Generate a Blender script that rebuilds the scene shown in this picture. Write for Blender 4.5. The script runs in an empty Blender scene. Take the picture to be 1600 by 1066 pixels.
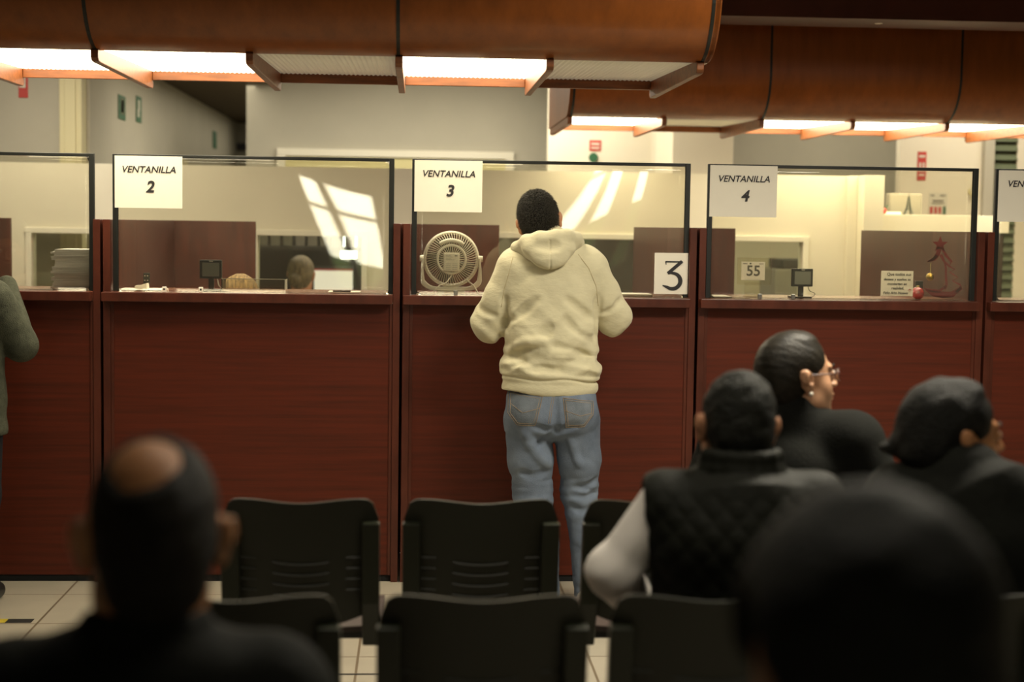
import bpy, bmesh, math, random
import numpy as np
from mathutils import Matrix, Vector, Euler
random.seed(7); np.random.seed(7)
S = bpy.context.scene
COL = S.collection
PI = math.pi

# ------------------------------------------------------------------ camera
FPX = 2450.0; CAM = np.array([0.0, -6.80, 1.57])
th = math.radians(3.5); ph = math.atan(181/FPX); ro = .0145
cF = np.array([math.sin(th)*math.cos(ph), math.cos(th)*math.cos(ph), -math.sin(ph)])
r0 = np.array([math.cos(th), -math.sin(th), 0]); u0 = np.cross(r0, cF)
cR = math.cos(ro)*r0 + math.sin(ro)*u0; cU = np.cross(cR, cF)
cd = bpy.data.cameras.new('camera'); cam = bpy.data.objects.new('camera', cd); COL.objects.link(cam)
cd.sensor_width = 36; cd.lens = FPX*36/1600
cam.matrix_world = Matrix(((cR[0], cU[0], -cF[0], CAM[0]), (cR[1], cU[1], -cF[1], CAM[1]), (cR[2], cU[2], -cF[2], CAM[2]), (0, 0, 0, 1)))
cd.dof.use_dof = True; cd.dof.focus_distance = 6.42; cd.dof.aperture_fstop = 1.95; cd.clip_start = .05
S.camera = cam
# ------------------------------------------------------------------ world, exposure
w = bpy.data.worlds.new('world'); S.world = w; w.use_nodes = True
w.node_tree.nodes['Background'].inputs[0].default_value = (1.0, .93, .78, 1)
w.node_tree.nodes['Background'].inputs[1].default_value = .04
S.view_settings.view_transform = 'Standard'; S.view_settings.look = 'None'
S.view_settings.exposure = 0.0; S.view_settings.gamma = 1.0; S.view_settings.use_curve_mapping = False
# ------------------------------------------------------------------ unseen room lamps, and lights added to brighten parts
def area(name, loc, sx, sy, power, col=(1, .91, .73), rot=(0, 0, 0), spread=PI):
    l = bpy.data.lights.new(name, 'AREA'); l.shape = 'RECTANGLE'; l.size = sx; l.size_y = sy; l.energy = power; l.color = col; l.spread = spread
    o = bpy.data.objects.new(name, l); COL.objects.link(o); o.location = loc; o.rotation_euler = rot
    return o
area('unseen_waiting_light', (1.75, -2.35, 2.9), 1.3, .6, 105, spread=math.radians(158))
area('unseen_waiting_light', (-.1, -3.55, 2.9), 1.2, .5, 10, spread=math.radians(158))  # added light to brighten the white sleeve and the balding crown
area('unseen_waiting_light', (.9, -4.5, 2.9), 1.2, .5, 14, spread=math.radians(165))  # added light that reaches the fan under the near canopy
area('unseen_office_light', (2.5, .55, 2.70), 1.4, .4, 24, rot=(math.radians(8), 0, 0), spread=math.radians(150))  # added light to brighten the right end of the office half wall
area('unseen_office_light', (-.5, .85, 2.66), 3.0, .3, 45)  # added light to brighten the fan and the worktops
area('unseen_office_light', (4.2, 4.2, 2.95), 1.2, .5, 30)
area('unseen_office_light', (-2.2, 1.9, 2.9), .6, 1.0, 55)
area('unseen_office_light', (.3, 5.0, 2.95), 2.4, .5, 75)
area('unseen_office_light', (3.5, 5.25, 2.95), 1.2, .5, 26)  # added light to brighten the grey back wall at right
area('back_office_lamp', (.4, 4.2, 2.9), 1.2, .6, 22)
area('corridor_fill', (-1.55, 7.6, 2.69), .4, 7.0, 24)  # added strip, stretched long to light the corridor wall evenly
area('tree_fill', (0, -14.8, 3.6), 7, .6, 1500, col=(1, .98, .85), rot=(math.radians(-40), 0, 0))  # added light outside, aimed at the trees beyond the windows

def W(px, py, Y=None, Z=None, X=None):      # a ray through a pixel met with a world plane
    r = cF*FPX + cR*(px-800) + cU*(533-py)
    t = (Y-CAM[1])/r[1] if Y is not None else (Z-CAM[2])/r[2] if Z is not None else (X-CAM[0])/r[0]
    return CAM + r*t

# ------------------------------------------------------------------ materials
MATS = {}
def mat(name, col, rough=.5, spec=.5, metal=0, noise=0, nscale=8, bump=0, bscale=60, emit=0, sheen=0, stretch=(1, 1, 1), col2=None, coat=0, contrast=None):
    m = bpy.data.materials.new(name); m.use_nodes = True; nt = m.node_tree; p = nt.nodes['Principled BSDF']
    c = (*col, 1)
    p.inputs['Base Color'].default_value = c; p.inputs['Roughness'].default_value = rough
    p.inputs['Specular IOR Level'].default_value = spec; p.inputs['Metallic'].default_value = metal
    if sheen: p.inputs['Sheen Weight'].default_value = sheen
    if coat: p.inputs['Coat Weight'].default_value = coat; p.inputs['Coat Roughness'].default_value = .15
    if noise or bump:
        tc = nt.nodes.new('ShaderNodeTexCoord'); mp = nt.nodes.new('ShaderNodeMapping'); nt.links.new(tc.outputs['Object'], mp.inputs[0]); mp.inputs['Scale'].default_value = stretch
    if noise:
        n = nt.nodes.new('ShaderNodeTexNoise'); n.inputs['Scale'].default_value = nscale; n.inputs['Detail'].default_value = 6; n.inputs['Roughness'].default_value = .62
        nt.links.new(mp.outputs[0], n.inputs['Vector'])
        cr = nt.nodes.new('ShaderNodeValToRGB'); lo, hi = contrast or (.35, .65)
        cr.color_ramp.elements[0].position = lo; cr.color_ramp.elements[1].position = hi
        k = 1-noise
        cr.color_ramp.elements[0].color = (*(col2 or [x*k for x in col]), 1); cr.color_ramp.elements[1].color = c
        nt.links.new(n.outputs['Fac'], cr.inputs[0]); nt.links.new(cr.outputs[0], p.inputs['Base Color'])
    if bump:
        n2 = nt.nodes.new('ShaderNodeTexNoise'); n2.inputs['Scale'].default_value = bscale; n2.inputs['Detail'].default_value = 4
        nt.links.new(mp.outputs[0], n2.inputs['Vector'])
        b = nt.nodes.new('ShaderNodeBump'); b.inputs['Strength'].default_value = bump; b.inputs['Distance'].default_value = .01
        nt.links.new(n2.outputs['Fac'], b.inputs['Height']); nt.links.new(b.outputs[0], p.inputs['Normal'])
    if emit: p.inputs['Emission Color'].default_value = c; p.inputs['Emission Strength'].default_value = emit
    MATS[name] = m
    return m
def M(n): return MATS[n]
mat('mahogany', (.126, .0205, .0078), .45, .3, noise=1, nscale=3.0, stretch=(.7, 3, 22), col2=(.064, .0130, .0056), contrast=(.25, .78))
mat('mahogany_edge', (.105, .026, .014), .35, .4, noise=.4, nscale=4, stretch=(3, 3, 1))
mat('cabinet_wood', (.055, .036, .022), .5, .3, noise=.3, nscale=4, stretch=(6, 6, 1))
mat('mahogany_dark', (.105, .026, .014), .4, .4, noise=.35, nscale=4, stretch=(6, 6, 1))
mat('gap_black', (.004, .004, .004), .8)
mat('ledge_laminate', (.21, .075, .04), .22, .6, noise=.35, nscale=4, stretch=(1, 8, 8))
mat('canopy_wood', (.33, .092, .013), .4, .35, noise=.38, nscale=2.6, stretch=(6, 6, 1.2), coat=.15, contrast=(.25, .75))
mat('canopy_trim', (.27, .085, .022), .4, .4, noise=.45, nscale=5, stretch=(1, 5, 9))
mat('beam_wood', (.11, .030, .016), .5, .3, noise=.3, nscale=3)
mat('seam_black', (.008, .010, .007), .5)
mat('frame_black', (.010, .011, .009), .45)
mat('wall_grey', (.44, .41, .325), .85, .2, noise=.06, nscale=2, bump=.08, bscale=120)
mat('wall_dim', (.27, .25, .19), .85, .2, noise=.06, nscale=2)
mat('wall_cream', (.70, .65, .51), .8, .2, noise=.05, nscale=2, bump=.06, bscale=120)
mat('wall_white', (.72, .66, .52), .8, .2, noise=.04, nscale=2)  # paler than wall_grey: shading differences between walls are put into the colours
mat('door_cream', (.62, .56, .34), .6, .3)
mat('blind_yellow', (.60, .54, .28), .7, .3)
mat('window_frame_white', (.72, .68, .55), .5, .4)
mat('ceiling_dark', (.10, .075, .045), .9, .2)
mat('ceiling_board', (.07, .05, .03), .9, .2)
mat('black_plastic', (.017, .0175, .010), .42, .4, bump=.15, bscale=300)
mat('bracket_plastic', (.017, .019, .010), .4, .4)
mat('seat_plastic', (.075, .055, .050), .35, .5)
mat('black_metal', (.012, .011, .010), .4, .5)
mat('paper', (.86, .81, .70), .8, .2, noise=.03, nscale=5)
mat('paper_stack', (.82, .79, .74), .8, .2, noise=.2, nscale=7, stretch=(1, 1, 26))
mat('ink', (.018, .016, .018), .6)
mat('ink_soft', (.10, .09, .07), .6)
mat('white_plastic', (.90, .86, .74), .32, .5)
mat('cream_plastic', (.88, .83, .66), .4, .5)
mat('fan_shaded_plastic', (.10, .08, .06), .4, .4)  # inner fan parts coloured dark to imitate shade behind the grille
mat('beige_label', (.75, .60, .36), .5, .4)
mat('screen_grey', (.20, .21, .18), .12, .6)
mat('screen_dark', (.016, .018, .016), .3, .5)
mat('cable_white', (.7, .66, .55), .5)
mat('steel', (.35, .34, .30), .3, .5, metal=.8)
mat('red_ornament', (.55, .010, .010), .12, .8, coat=.8, noise=.6, nscale=70, bump=.6, bscale=90)
mat('gold_ornament', (.65, .42, .08), .15, .8, metal=.9, noise=.6, nscale=80, bump=.8, bscale=90)
mat('gold_thread', (.5, .42, .15), .5)
mat('red_vinyl', (.16, .008, .010), .55)
mat('sign_red', (.45, .045, .035), .6)
mat('sign_green', (.02, .10, .04), .6)
mat('sign_white', (.6, .56, .45), .7)
mat('hoodie_knit', (.64, .585, .395), .92, .15, noise=.07, nscale=14, bump=.2, bscale=40, sheen=.2, stretch=(1, 1, 2.2))
mat('hoodie_seam', (.46, .38, .22), .9, .1)
mat('denim', (.245, .295, .37), .85, .2, noise=1, nscale=5.5, col2=(.09, .115, .165), bump=.45, bscale=420, contrast=(.25, .8))
mat('denim_pocket', (.19, .215, .245), .85, .2, noise=1, nscale=9, col2=(.10, .12, .145), bump=.45, bscale=420)
mat('stitch', (.34, .24, .14), .8)
mat('leather_tab', (.05, .04, .035), .6)
mat('skin', (.50, .235, .125), .5, .4, noise=.12, nscale=12)
mat('skin_brown', (.40, .18, .075), .48, .4, noise=.12, nscale=12)
mat('skin_light', (.50, .27, .155), .45, .45, noise=.1, nscale=12)
mat('lip', (.33, .10, .075), .45, .4)
mat('hair_black', (.0065, .006, .004), .6, .22, noise=.5, nscale=60, bump=.8, bscale=150)
mat('hair_strand', (.028, .023, .014), .45, .5)
mat('hair_grey', (.0125, .0125, .0085), .65, .2, noise=.6, nscale=26, bump=.8, bscale=110)
mat('hair_brown', (.018, .014, .008), .5, .3, noise=.6, nscale=40, bump=.2, bscale=140)
mat('hair_short', (.012, .009, .005), .65, .2, noise=.4, nscale=30, bump=.5, bscale=180)
mat('hair_blonde', (.42, .27, .10), .5, .4, noise=.8, nscale=10, stretch=(9, 2, 2), col2=(.10, .06, .025), bump=.6, bscale=90)
mat('hair_ash', (.22, .17, .09), .5, .4, noise=.7, nscale=12, stretch=(8, 2, 2), bump=.6, bscale=90)
mat('jacket_black', (.008, .0085, .006), .8, .15, noise=.4, nscale=7, bump=.3, bscale=60)
mat('vest_black', (.0085, .009, .0055), .65, .18, bump=.2, bscale=90)
mat('cardigan_black', (.0070, .0075, .0055), .9, .2, noise=.4, nscale=9, bump=.4, bscale=200)
mat('shirt_white', (.86, .80, .74), .85, .2, noise=.06, nscale=8)
mat('sweater_grey', (.085, .09, .062), .9, .2, noise=.4, nscale=30, bump=.5, bscale=240)
mat('trousers_dark', (.016, .016, .020), .85, .2)
mat('shoe_white', (.55, .52, .46), .5)
mat('shoe_black', (.012, .012, .012), .4)
mat('glasses_frame', (.06, .014, .012), .3, .5)
mat('pearl', (.85, .80, .70), .15, .8, coat=.6)
mat('eye_white', (.7, .66, .6), .2, .6)
mat('iris', (.02, .01, .006), .15, .7)
mat('tape_yellow', (.55, .42, .03), .6)
mat('tape_black', (.015, .014, .012), .6)
mat('louver_green', (.10, .12, .06), .7)
mat('bottle_dark', (.03, .04, .03), .3)
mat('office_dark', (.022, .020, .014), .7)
mat('file_grey', (.16, .15, .12), .7)
mat('tree_green', (.09, .16, .04), .9, noise=.7, nscale=2)

# canopy diffusers: lit and switched-off
def diffuser(name, e, col=(1, .89, .65)):
    m = mat(name, (.72, .66, .48), .5, .3, emit=0)
    p = m.node_tree.nodes['Principled BSDF']; p.inputs['Emission Color'].default_value = (*col, 1); p.inputs['Emission Strength'].default_value = e
    return m
diffuser('diffuser_lit', 7.5)
diffuser('diffuser_dim', .10)  # faint emission stands in for light spilling from the neighbouring lit bays
diffuser('diffuser_bright', 10)
diffuser('daylight', 8, (1, .98, .84))
diffuser('daylight_small', 5, (.85, 1, .86))
diffuser('screen_lit', .55, (.95, 1, .9))

# floor tiles
def tile_mat():
    m = bpy.data.materials.new('floor_tile'); m.use_nodes = True; nt = m.node_tree; p = nt.nodes['Principled BSDF']
    tc = nt.nodes.new('ShaderNodeTexCoord'); mp = nt.nodes.new('ShaderNodeMapping'); nt.links.new(tc.outputs['Object'], mp.inputs[0])
    mp.inputs['Location'].default_value = (1.46+4.2, .23+9.6, 0)
    br = nt.nodes.new('ShaderNodeTexBrick'); br.offset = 0; br.squash = 1
    br.inputs['Scale'].default_value = 1; br.inputs['Brick Width'].default_value = .42; br.inputs['Row Height'].default_value = .48; br.inputs['Mortar Size'].default_value = .005
    br.inputs['Color1'].default_value = (.50, .45, .35, 1); br.inputs['Color2'].default_value = (.47, .42, .33, 1); br.inputs['Mortar'].default_value = (.22, .17, .11, 1)
    nt.links.new(mp.outputs[0], br.inputs['Vector'])
    n = nt.nodes.new('ShaderNodeTexNoise'); n.inputs['Scale'].default_value = 5; nt.links.new(tc.outputs['Object'], n.inputs['Vector'])
    mx = nt.nodes.new('ShaderNodeMix'); mx.data_type = 'RGBA'; mx.blend_type = 'MULTIPLY'; mx.inputs[0].default_value = .25
    nt.links.new(br.outputs['Color'], mx.inputs[6]); nt.links.new(n.outputs['Fac'], mx.inputs[7]); nt.links.new(mx.outputs[2], p.inputs['Base Color'])
    p.inputs['Roughness'].default_value = .35
    MATS['floor_tile'] = m
tile_mat()
def glass_mat(name, tint=(.95, .94, .88), ior=1.5, rough=.0, haze=.0):
    m = bpy.data.materials.new(name); m.use_nodes = True; nt = m.node_tree; nt.nodes.clear()
    out = nt.nodes.new('ShaderNodeOutputMaterial'); mix = nt.nodes.new('ShaderNodeMixShader'); fr = nt.nodes.new('ShaderNodeFresnel'); fr.inputs[0].default_value = ior
    tr = nt.nodes.new('ShaderNodeBsdfTransparent'); tr.inputs[0].default_value = (*tint, 1)
    gl = nt.nodes.new('ShaderNodeBsdfGlossy'); gl.inputs['Roughness'].default_value = rough; gl.inputs[0].default_value = (1, 1, 1, 1)
    nt.links.new(fr.outputs[0], mix.inputs[0]); nt.links.new(tr.outputs[0], mix.inputs[1]); nt.links.new(gl.outputs[0], mix.inputs[2])
    last = mix
    if haze:                                # pale diffuse veil mixed in to imitate veiled light on the screens
        df = nt.nodes.new('ShaderNodeBsdfDiffuse'); df.inputs[0].default_value = (.8, .76, .62, 1); m2 = nt.nodes.new('ShaderNodeMixShader')
        n = nt.nodes.new('ShaderNodeTexNoise'); n.inputs['Scale'].default_value = 3; tc = nt.nodes.new('ShaderNodeTexCoord'); nt.links.new(tc.outputs['Object'], n.inputs['Vector'])
        mu = nt.nodes.new('ShaderNodeMath'); mu.operation = 'MULTIPLY'; mu.inputs[1].default_value = haze; nt.links.new(n.outputs['Fac'], mu.inputs[0])
        nt.links.new(mu.outputs[0], m2.inputs[0]); nt.links.new(mix.outputs[0], m2.inputs[1]); nt.links.new(df.outputs[0], m2.inputs[2]); last = m2
    nt.links.new(last.outputs[0], out.inputs[0]); MATS[name] = m
glass_mat('acrylic', haze=.06)
glass_mat('window_glass', tint=(.9, .92, .86))
glass_mat('lens', tint=(.97, .97, .97))

# ------------------------------------------------------------------ mesh helpers
class MB:
    def __init__(s): s.v = []; s.f = []; s.mi = []; s.cur = 0
    def add(s, vs, fs):
        b = len(s.v); s.v += [tuple(map(float, v)) for v in vs]; s.f += [tuple(i+b for i in f) for f in fs]; s.mi += [s.cur]*len(fs); return s
    def box(s, x0, x1, y0, y1, z0, z1):
        vs = [(x, y, z) for x in (x0, x1) for y in (y0, y1) for z in (z0, z1)]
        return s.add(vs, [(0, 1, 3, 2), (4, 6, 7, 5), (0, 4, 5, 1), (2, 3, 7, 6), (0, 2, 6, 4), (1, 5, 7, 3)])
    def prism(s, poly, y0, y1, axis='y'):    # polygon in (a,b) extruded along an axis
        n = len(poly)
        def P(a, b, t): return (a, t, b) if axis == 'y' else (t, a, b) if axis == 'x' else (a, b, t)
        vs = [P(a, b, y0) for a, b in poly]+[P(a, b, y1) for a, b in poly]
        return s.add(vs, [tuple(range(n))[::-1], tuple(range(n, 2*n))]+[(i, (i+1) % n, n+(i+1) % n, n+i) for i in range(n)])
    def tube(s, pts, r, n=8, closed=False):
        pts = [Vector(p) for p in pts]; N = len(pts); rs = r if isinstance(r, (list, tuple)) else [r]*N
        vs = []; up = None
        for i, p in enumerate(pts):
            a = pts[(i-1) % N] if (closed or i > 0) else p; b = pts[(i+1) % N] if (closed or i < N-1) else p
            t = (b-a).normalized()
            if up is None: up = Vector((0, 0, 1)) if abs(t.z) < .9 else Vector((0, 1, 0))
            x = t.cross(up).normalized(); y = x.cross(t).normalized(); up = y
            vs += [p+(x*math.cos(2*PI*k/n)+y*math.sin(2*PI*k/n))*rs[i] for k in range(n)]
        fs = [(i*n+k, i*n+(k+1) % n, ((i+1) % N)*n+(k+1) % n, ((i+1) % N)*n+k) for i in range(N if closed else N-1) for k in range(n)]
        if not closed: fs += [tuple(range(n))[::-1], tuple((N-1)*n+k for k in range(n))]
        return s.add(vs, fs)
    def sphere(s, c, r, n=16, m=10, sc=(1, 1, 1)):
        vs = []; fs = []
        for j in range(m+1):
            for i in range(n):
                a = PI*j/m; b = 2*PI*i/n
                vs.append((c[0]+r*sc[0]*math.sin(a)*math.cos(b), c[1]+r*sc[1]*math.sin(a)*math.sin(b), c[2]+r*sc[2]*math.cos(a)))
        for j in range(m):
            for i in range(n): fs.append((j*n+i, (j+1)*n+i, (j+1)*n+(i+1) % n, j*n+(i+1) % n))
        return s.add(vs, fs)
    def grid(s, fn, nu, nv, thick=0, tdir=(0, 1, 0)):
        P = [[Vector(fn(i/nu, j/nv)) for j in range(nv+1)] for i in range(nu+1)]
        vs = [p for r in P for p in r]; k = nv+1
        fs = [(i*k+j, (i+1)*k+j, (i+1)*k+j+1, i*k+j+1) for i in range(nu) for j in range(nv)]
        if thick:
            t = Vector(tdir)*thick; b = len(vs); vs += [p+t for p in vs]
            fs += [(q[3]+b, q[2]+b, q[1]+b, q[0]+b) for q in fs]
            ring = [i*k for i in range(nu+1)]+[nu*k+j for j in range(1, nv+1)]+[i*k+nv for i in range(nu-1, -1, -1)]+[j for j in range(nv-1, 0, -1)]
            fs += [(ring[i], ring[i-1], ring[i-1]+b, ring[i]+b) for i in range(len(ring))]
        return s.add(vs, fs)
WL = {}
def link(o, parent, loc):
    COL.objects.link(o)
    if parent is not None: o.parent = parent; WL[o.name] = WL[parent.name]
    else: WL[o.name] = Vector(loc)
def thing(name, label=None, cat=None, loc=(0, 0, 0), group=None, rz=0):
    o = bpy.data.objects.new(name, None); o.empty_display_size = .1; link(o, None, loc); o.location = loc; o.rotation_euler.z = rz
    tag(o, label, cat, group); return o
def tag(o, label=None, cat=None, group=None, kind=None):
    if label: o['label'] = label
    if cat: o['category'] = cat
    if group: o['group'] = group
    if kind: o['kind'] = kind
    return o
def finish(me, mats, smooth):
    for m in (mats if isinstance(mats, (list, tuple)) else [mats]): me.materials.append(M(m))
    if smooth: me.polygons.foreach_set('use_smooth', [True]*len(me.polygons))
def obj(name, mb, mats, parent=None, world=True, smooth=False, bevel=0, origin=None, label=None, weld=False):
    off = Vector((0, 0, 0))
    if parent is not None:
        if world: off = WL[parent.name]
    elif origin is not None: off = Vector(origin)
    else:
        a = np.array(mb.v); off = Vector(((a[:, 0].min()+a[:, 0].max())/2, (a[:, 1].min()+a[:, 1].max())/2, a[:, 2].min()))
    me = bpy.data.meshes.new(name); me.from_pydata([(v[0]-off[0], v[1]-off[1], v[2]-off[2]) for v in mb.v], [], mb.f)
    me.polygons.foreach_set('material_index', mb.mi)
    bm = bmesh.new(); bm.from_mesh(me)
    if weld: bmesh.ops.remove_doubles(bm, verts=bm.verts, dist=1e-5)
    bmesh.ops.recalc_face_normals(bm, faces=bm.faces); bm.to_mesh(me); bm.free()
    finish(me, mats, smooth); o = bpy.data.objects.new(name, me); link(o, parent, off)
    if parent is None: o.location = off
    if bevel:
        b = o.modifiers.new('bevel', 'BEVEL'); b.width = bevel; b.segments = 2; b.limit_method = 'ANGLE'
    if label: o['label'] = label
    return o
def boxo(name, x0, x1, y0, y1, z0, z1, m, parent=None, bevel=.002, **k): return obj(name, MB().box(x0, x1, y0, y1, z0, z1), m, parent, bevel=bevel, **k)
def struct(o): o['kind'] = 'structure'; return o
def text_mb(s, size, cx, cz, y, shear=0, bold=0, depth=.0006, align='CENTER', stretch=1, plane='xz', mb=None):
    c = bpy.data.curves.new('t', 'FONT'); c.body = s; c.size = size; c.shear = shear; c.offset = bold; c.align_x = align; c.align_y = 'CENTER'; c.extrude = depth/2; c.resolution_u = 4
    o = bpy.data.objects.new('t', c); COL.objects.link(o); bpy.context.view_layer.update()
    me = bpy.data.meshes.new_from_object(o.evaluated_get(bpy.context.evaluated_depsgraph_get()))
    mb = mb or MB()
    if plane == 'xz': vs = [(cx+v.co.x*stretch, y-v.co.z, cz+v.co.y) for v in me.vertices]
    mb.add(vs, [tuple(p.vertices) for p in me.polygons])
    bpy.data.objects.remove(o); bpy.data.curves.remove(c); bpy.data.meshes.remove(me)
    return mb

# ------------------------------------------------------------------ implicit-surface sculpting (organic shapes as one continuous mesh)
class SDF:
    def __init__(s, disp=None): s.p = []; s.M = Matrix(); s.disp = disp
    def _a(s, f, c, R, k, op):
        Mi = np.array(s.M.inverted()); cw = np.array(s.M @ Vector(c)); s.p.append((f, Mi, cw, R, k, op)); return s
    def cap(s, a, b, ra, rb, k=.02, op='u'):
        a = np.array(a, float); b = np.array(b, float); ba = b-a; L = max(ba@ba, 1e-9)
        def f(x, y, z):
            t = np.clip(((x-a[0])*ba[0]+(y-a[1])*ba[1]+(z-a[2])*ba[2])/L, 0, 1)
            return np.sqrt((x-a[0]-t*ba[0])**2+(y-a[1]-t*ba[1])**2+(z-a[2]-t*ba[2])**2)-(ra+(rb-ra)*t)
        return s._a(f, (a+b)/2, np.sqrt(L)/2+max(ra, rb), k, op)
    def path(s, pts, rs, k=.01, op='u'):
        rs = rs if isinstance(rs, (list, tuple)) else [rs]*len(pts)
        for i in range(len(pts)-1): s.cap(pts[i], pts[i+1], rs[i], rs[i+1], k, op)
        return s
    def el(s, c, r, k=.02, op='u', rot=None):
        c = np.array(c, float); r = np.array(r, float)
        Q = np.array(Euler(rot).to_matrix()).T if rot else None
        def f(x, y, z):
            X, Y, Z = x-c[0], y-c[1], z-c[2]
            if Q is not None: X, Y, Z = (Q[i][0]*X+Q[i][1]*Y+Q[i][2]*Z for i in range(3))
            k0 = np.sqrt((X/r[0])**2+(Y/r[1])**2+(Z/r[2])**2); k1 = np.sqrt((X/r[0]**2)**2+(Y/r[1]**2)**2+(Z/r[2]**2)**2)
            return k0*(k0-1)/np.maximum(k1, 1e-6)
        return s._a(f, c, max(r), k, op)
    def box(s, c, h, rr=.005, k=.01, op='u'):
        c = np.array(c, float); h = np.array(h, float)-rr
        def f(x, y, z):
            q = [np.abs(x-c[0])-h[0], np.abs(y-c[1])-h[1], np.abs(z-c[2])-h[2]]
            return np.sqrt(sum(np.maximum(a, 0)**2 for a in q))+np.minimum(np.maximum(np.maximum(q[0], q[1]), q[2]), 0)-rr
        return s._a(f, c, float(np.linalg.norm(h))+rr, k, op)
    def one(s, d, pr, x, y, z):
        f, Mi, cw, R, k, op = pr
        X = Mi[0, 0]*x+Mi[0, 1]*y+Mi[0, 2]*z+Mi[0, 3]; Y = Mi[1, 0]*x+Mi[1, 1]*y+Mi[1, 2]*z+Mi[1, 3]; Z = Mi[2, 0]*x+Mi[2, 1]*y+Mi[2, 2]*z+Mi[2, 3]
        e = f(X, Y, Z)
        if op == 'u': h = np.clip(.5+.5*(d-e)/k, 0, 1); return d*(1-h)+e*h-k*h*(1-h)
        h = np.clip(.5-.5*(d+e)/k, 0, 1); return d*(1-h)-e*h+k*h*(1-h)       # smooth subtraction
    def at(s, x, y, z):
        d = np.full(np.broadcast(x, y, z).shape, .3)
        for pr in s.p: d = s.one(d, pr, x, y, z)
        return d + (s.disp(x, y, z) if s.disp else 0)
    def grid(s, lo, hi, h):
        ax = [np.arange(lo[i], hi[i]+h, h) for i in range(3)]
        F = np.full([len(a) for a in ax], .3)
        for pr in s.p:
            R = pr[3]+pr[4]*1.2+.035; sl = []
            for i in range(3):
                a = int(np.searchsorted(ax[i], pr[2][i]-R)); b = int(np.searchsorted(ax[i], pr[2][i]+R)); sl.append(slice(a, b))
            if any(q.start >= q.stop for q in sl): continue
            F[tuple(sl)] = s.one(F[tuple(sl)], pr, ax[0][sl[0]][:, None, None], ax[1][sl[1]][None, :, None], ax[2][sl[2]][None, None, :])
        if s.disp: F = F + s.disp(ax[0][:, None, None], ax[1][None, :, None], ax[2][None, None, :])
        return F, ax
    def bounds(s):
        pp = [p for p in s.p if p[5] == 'u']
        return np.min([p[2]-p[3] for p in pp], 0)-.02, np.max([p[2]+p[3] for p in pp], 0)+.02
def surfnet(F, ax, h):
    o = np.array([a[0] for a in ax]); s = F < 0
    c = [s[i:s.shape[0]-1+i, j:s.shape[1]-1+j, k:s.shape[2]-1+k] for i in (0, 1) for j in (0, 1) for k in (0, 1)]
    sm = sum(q.astype(np.int8) for q in c); idx = np.argwhere((sm > 0) & (sm < 8))
    cor = np.array([(i, j, k) for i in (0, 1) for j in (0, 1) for k in (0, 1)])
    V = np.stack([F[idx[:, 0]+q[0], idx[:, 1]+q[1], idx[:, 2]+q[2]] for q in cor], 1)
    pos = np.zeros((len(idx), 3)); cnt = np.zeros(len(idx))
    for a in range(8):
        for b in range(a+1, 8):
            if abs(cor[a]-cor[b]).sum() != 1: continue
            cr = (V[:, a] < 0) != (V[:, b] < 0); t = np.where(cr, V[:, a]/np.where(cr, V[:, a]-V[:, b], 1), 0)
            pos += cr[:, None]*(cor[a]+t[:, None]*(cor[b]-cor[a])); cnt += cr
    pos = (idx+pos/cnt[:, None])*h+o
    im = np.full([n-1 for n in F.shape], -1, np.int32); im[idx[:, 0], idx[:, 1], idx[:, 2]] = np.arange(len(idx))
    fs = []
    for A in range(3):
        B, C = (A+1) % 3, (A+2) % 3
        lo = [slice(None)]*3; hi = [slice(None)]*3; lo[A] = slice(0, -1); hi[A] = slice(1, None)
        d = s[tuple(lo)] != s[tuple(hi)]; e = np.argwhere(d)
        e = e[(e[:, B] > 0) & (e[:, C] > 0) & (e[:, B] < F.shape[B]-1) & (e[:, C] < F.shape[C]-1)]
        q = []
        for db, dc in ((1, 1), (0, 1), (0, 0), (1, 0)):
            t = e.copy(); t[:, B] -= db; t[:, C] -= dc; q.append(im[t[:, 0], t[:, 1], t[:, 2]])
        q = np.stack(q, 1); ins = s[e[:, 0], e[:, 1], e[:, 2]]
        q[~ins] = q[~ins][:, ::-1]; fs.append(q)
    return pos, np.concatenate(fs)
def sculpt(name, sd, m, parent, h=.006, lo=None, hi=None, label=None, clip=None, smooth_it=1):
    L, H = sd.bounds()
    if lo is not None: L = np.maximum(L, lo)
    if hi is not None: H = np.minimum(H, hi)
    F, ax = sd.grid(L, H, h)
    if clip is not None: F = np.maximum(F, clip(ax[0][:, None, None], ax[1][None, :, None], ax[2][None, None, :]))
    F[0], F[-1], F[:, 0], F[:, -1], F[:, :, 0], F[:, :, -1] = [.05]*6
    v, f = surfnet(F, ax, h)
    me = bpy.data.meshes.new(name); me.vertices.add(len(v)); me.vertices.foreach_set('co', v.astype(np.float32).ravel())
    me.loops.add(len(f)*4); me.loops.foreach_set('vertex_index', f.ravel().astype(np.int32)); me.polygons.add(len(f))
    me.polygons.foreach_set('loop_start', np.arange(0, len(f)*4, 4, dtype=np.int32)); me.polygons.foreach_set('loop_total', np.full(len(f), 4, np.int32))
    me.update(calc_edges=True); me.validate()
    finish(me, m, True); o = bpy.data.objects.new(name, me); link(o, parent, (0, 0, 0))
    if smooth_it:
        sm = o.modifiers.new('smooth', 'SMOOTH'); sm.factor = .5; sm.iterations = smooth_it
    if label: o['label'] = label
    return o
def wav(x, y, z, f, seed, n=5):
    r = np.random.RandomState(seed); t = 0
    for i in range(n):
        a = r.normal(size=3)*np.array(f); b = r.normal(size=3)*np.array(f)*.6
        t = t+np.sin(a[0]*x+a[1]*y+a[2]*z+r.uniform(0, 6)+1.2*np.sin(b[0]*x+b[1]*y+b[2]*z+r.uniform(0, 6)))
    return t/n

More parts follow.
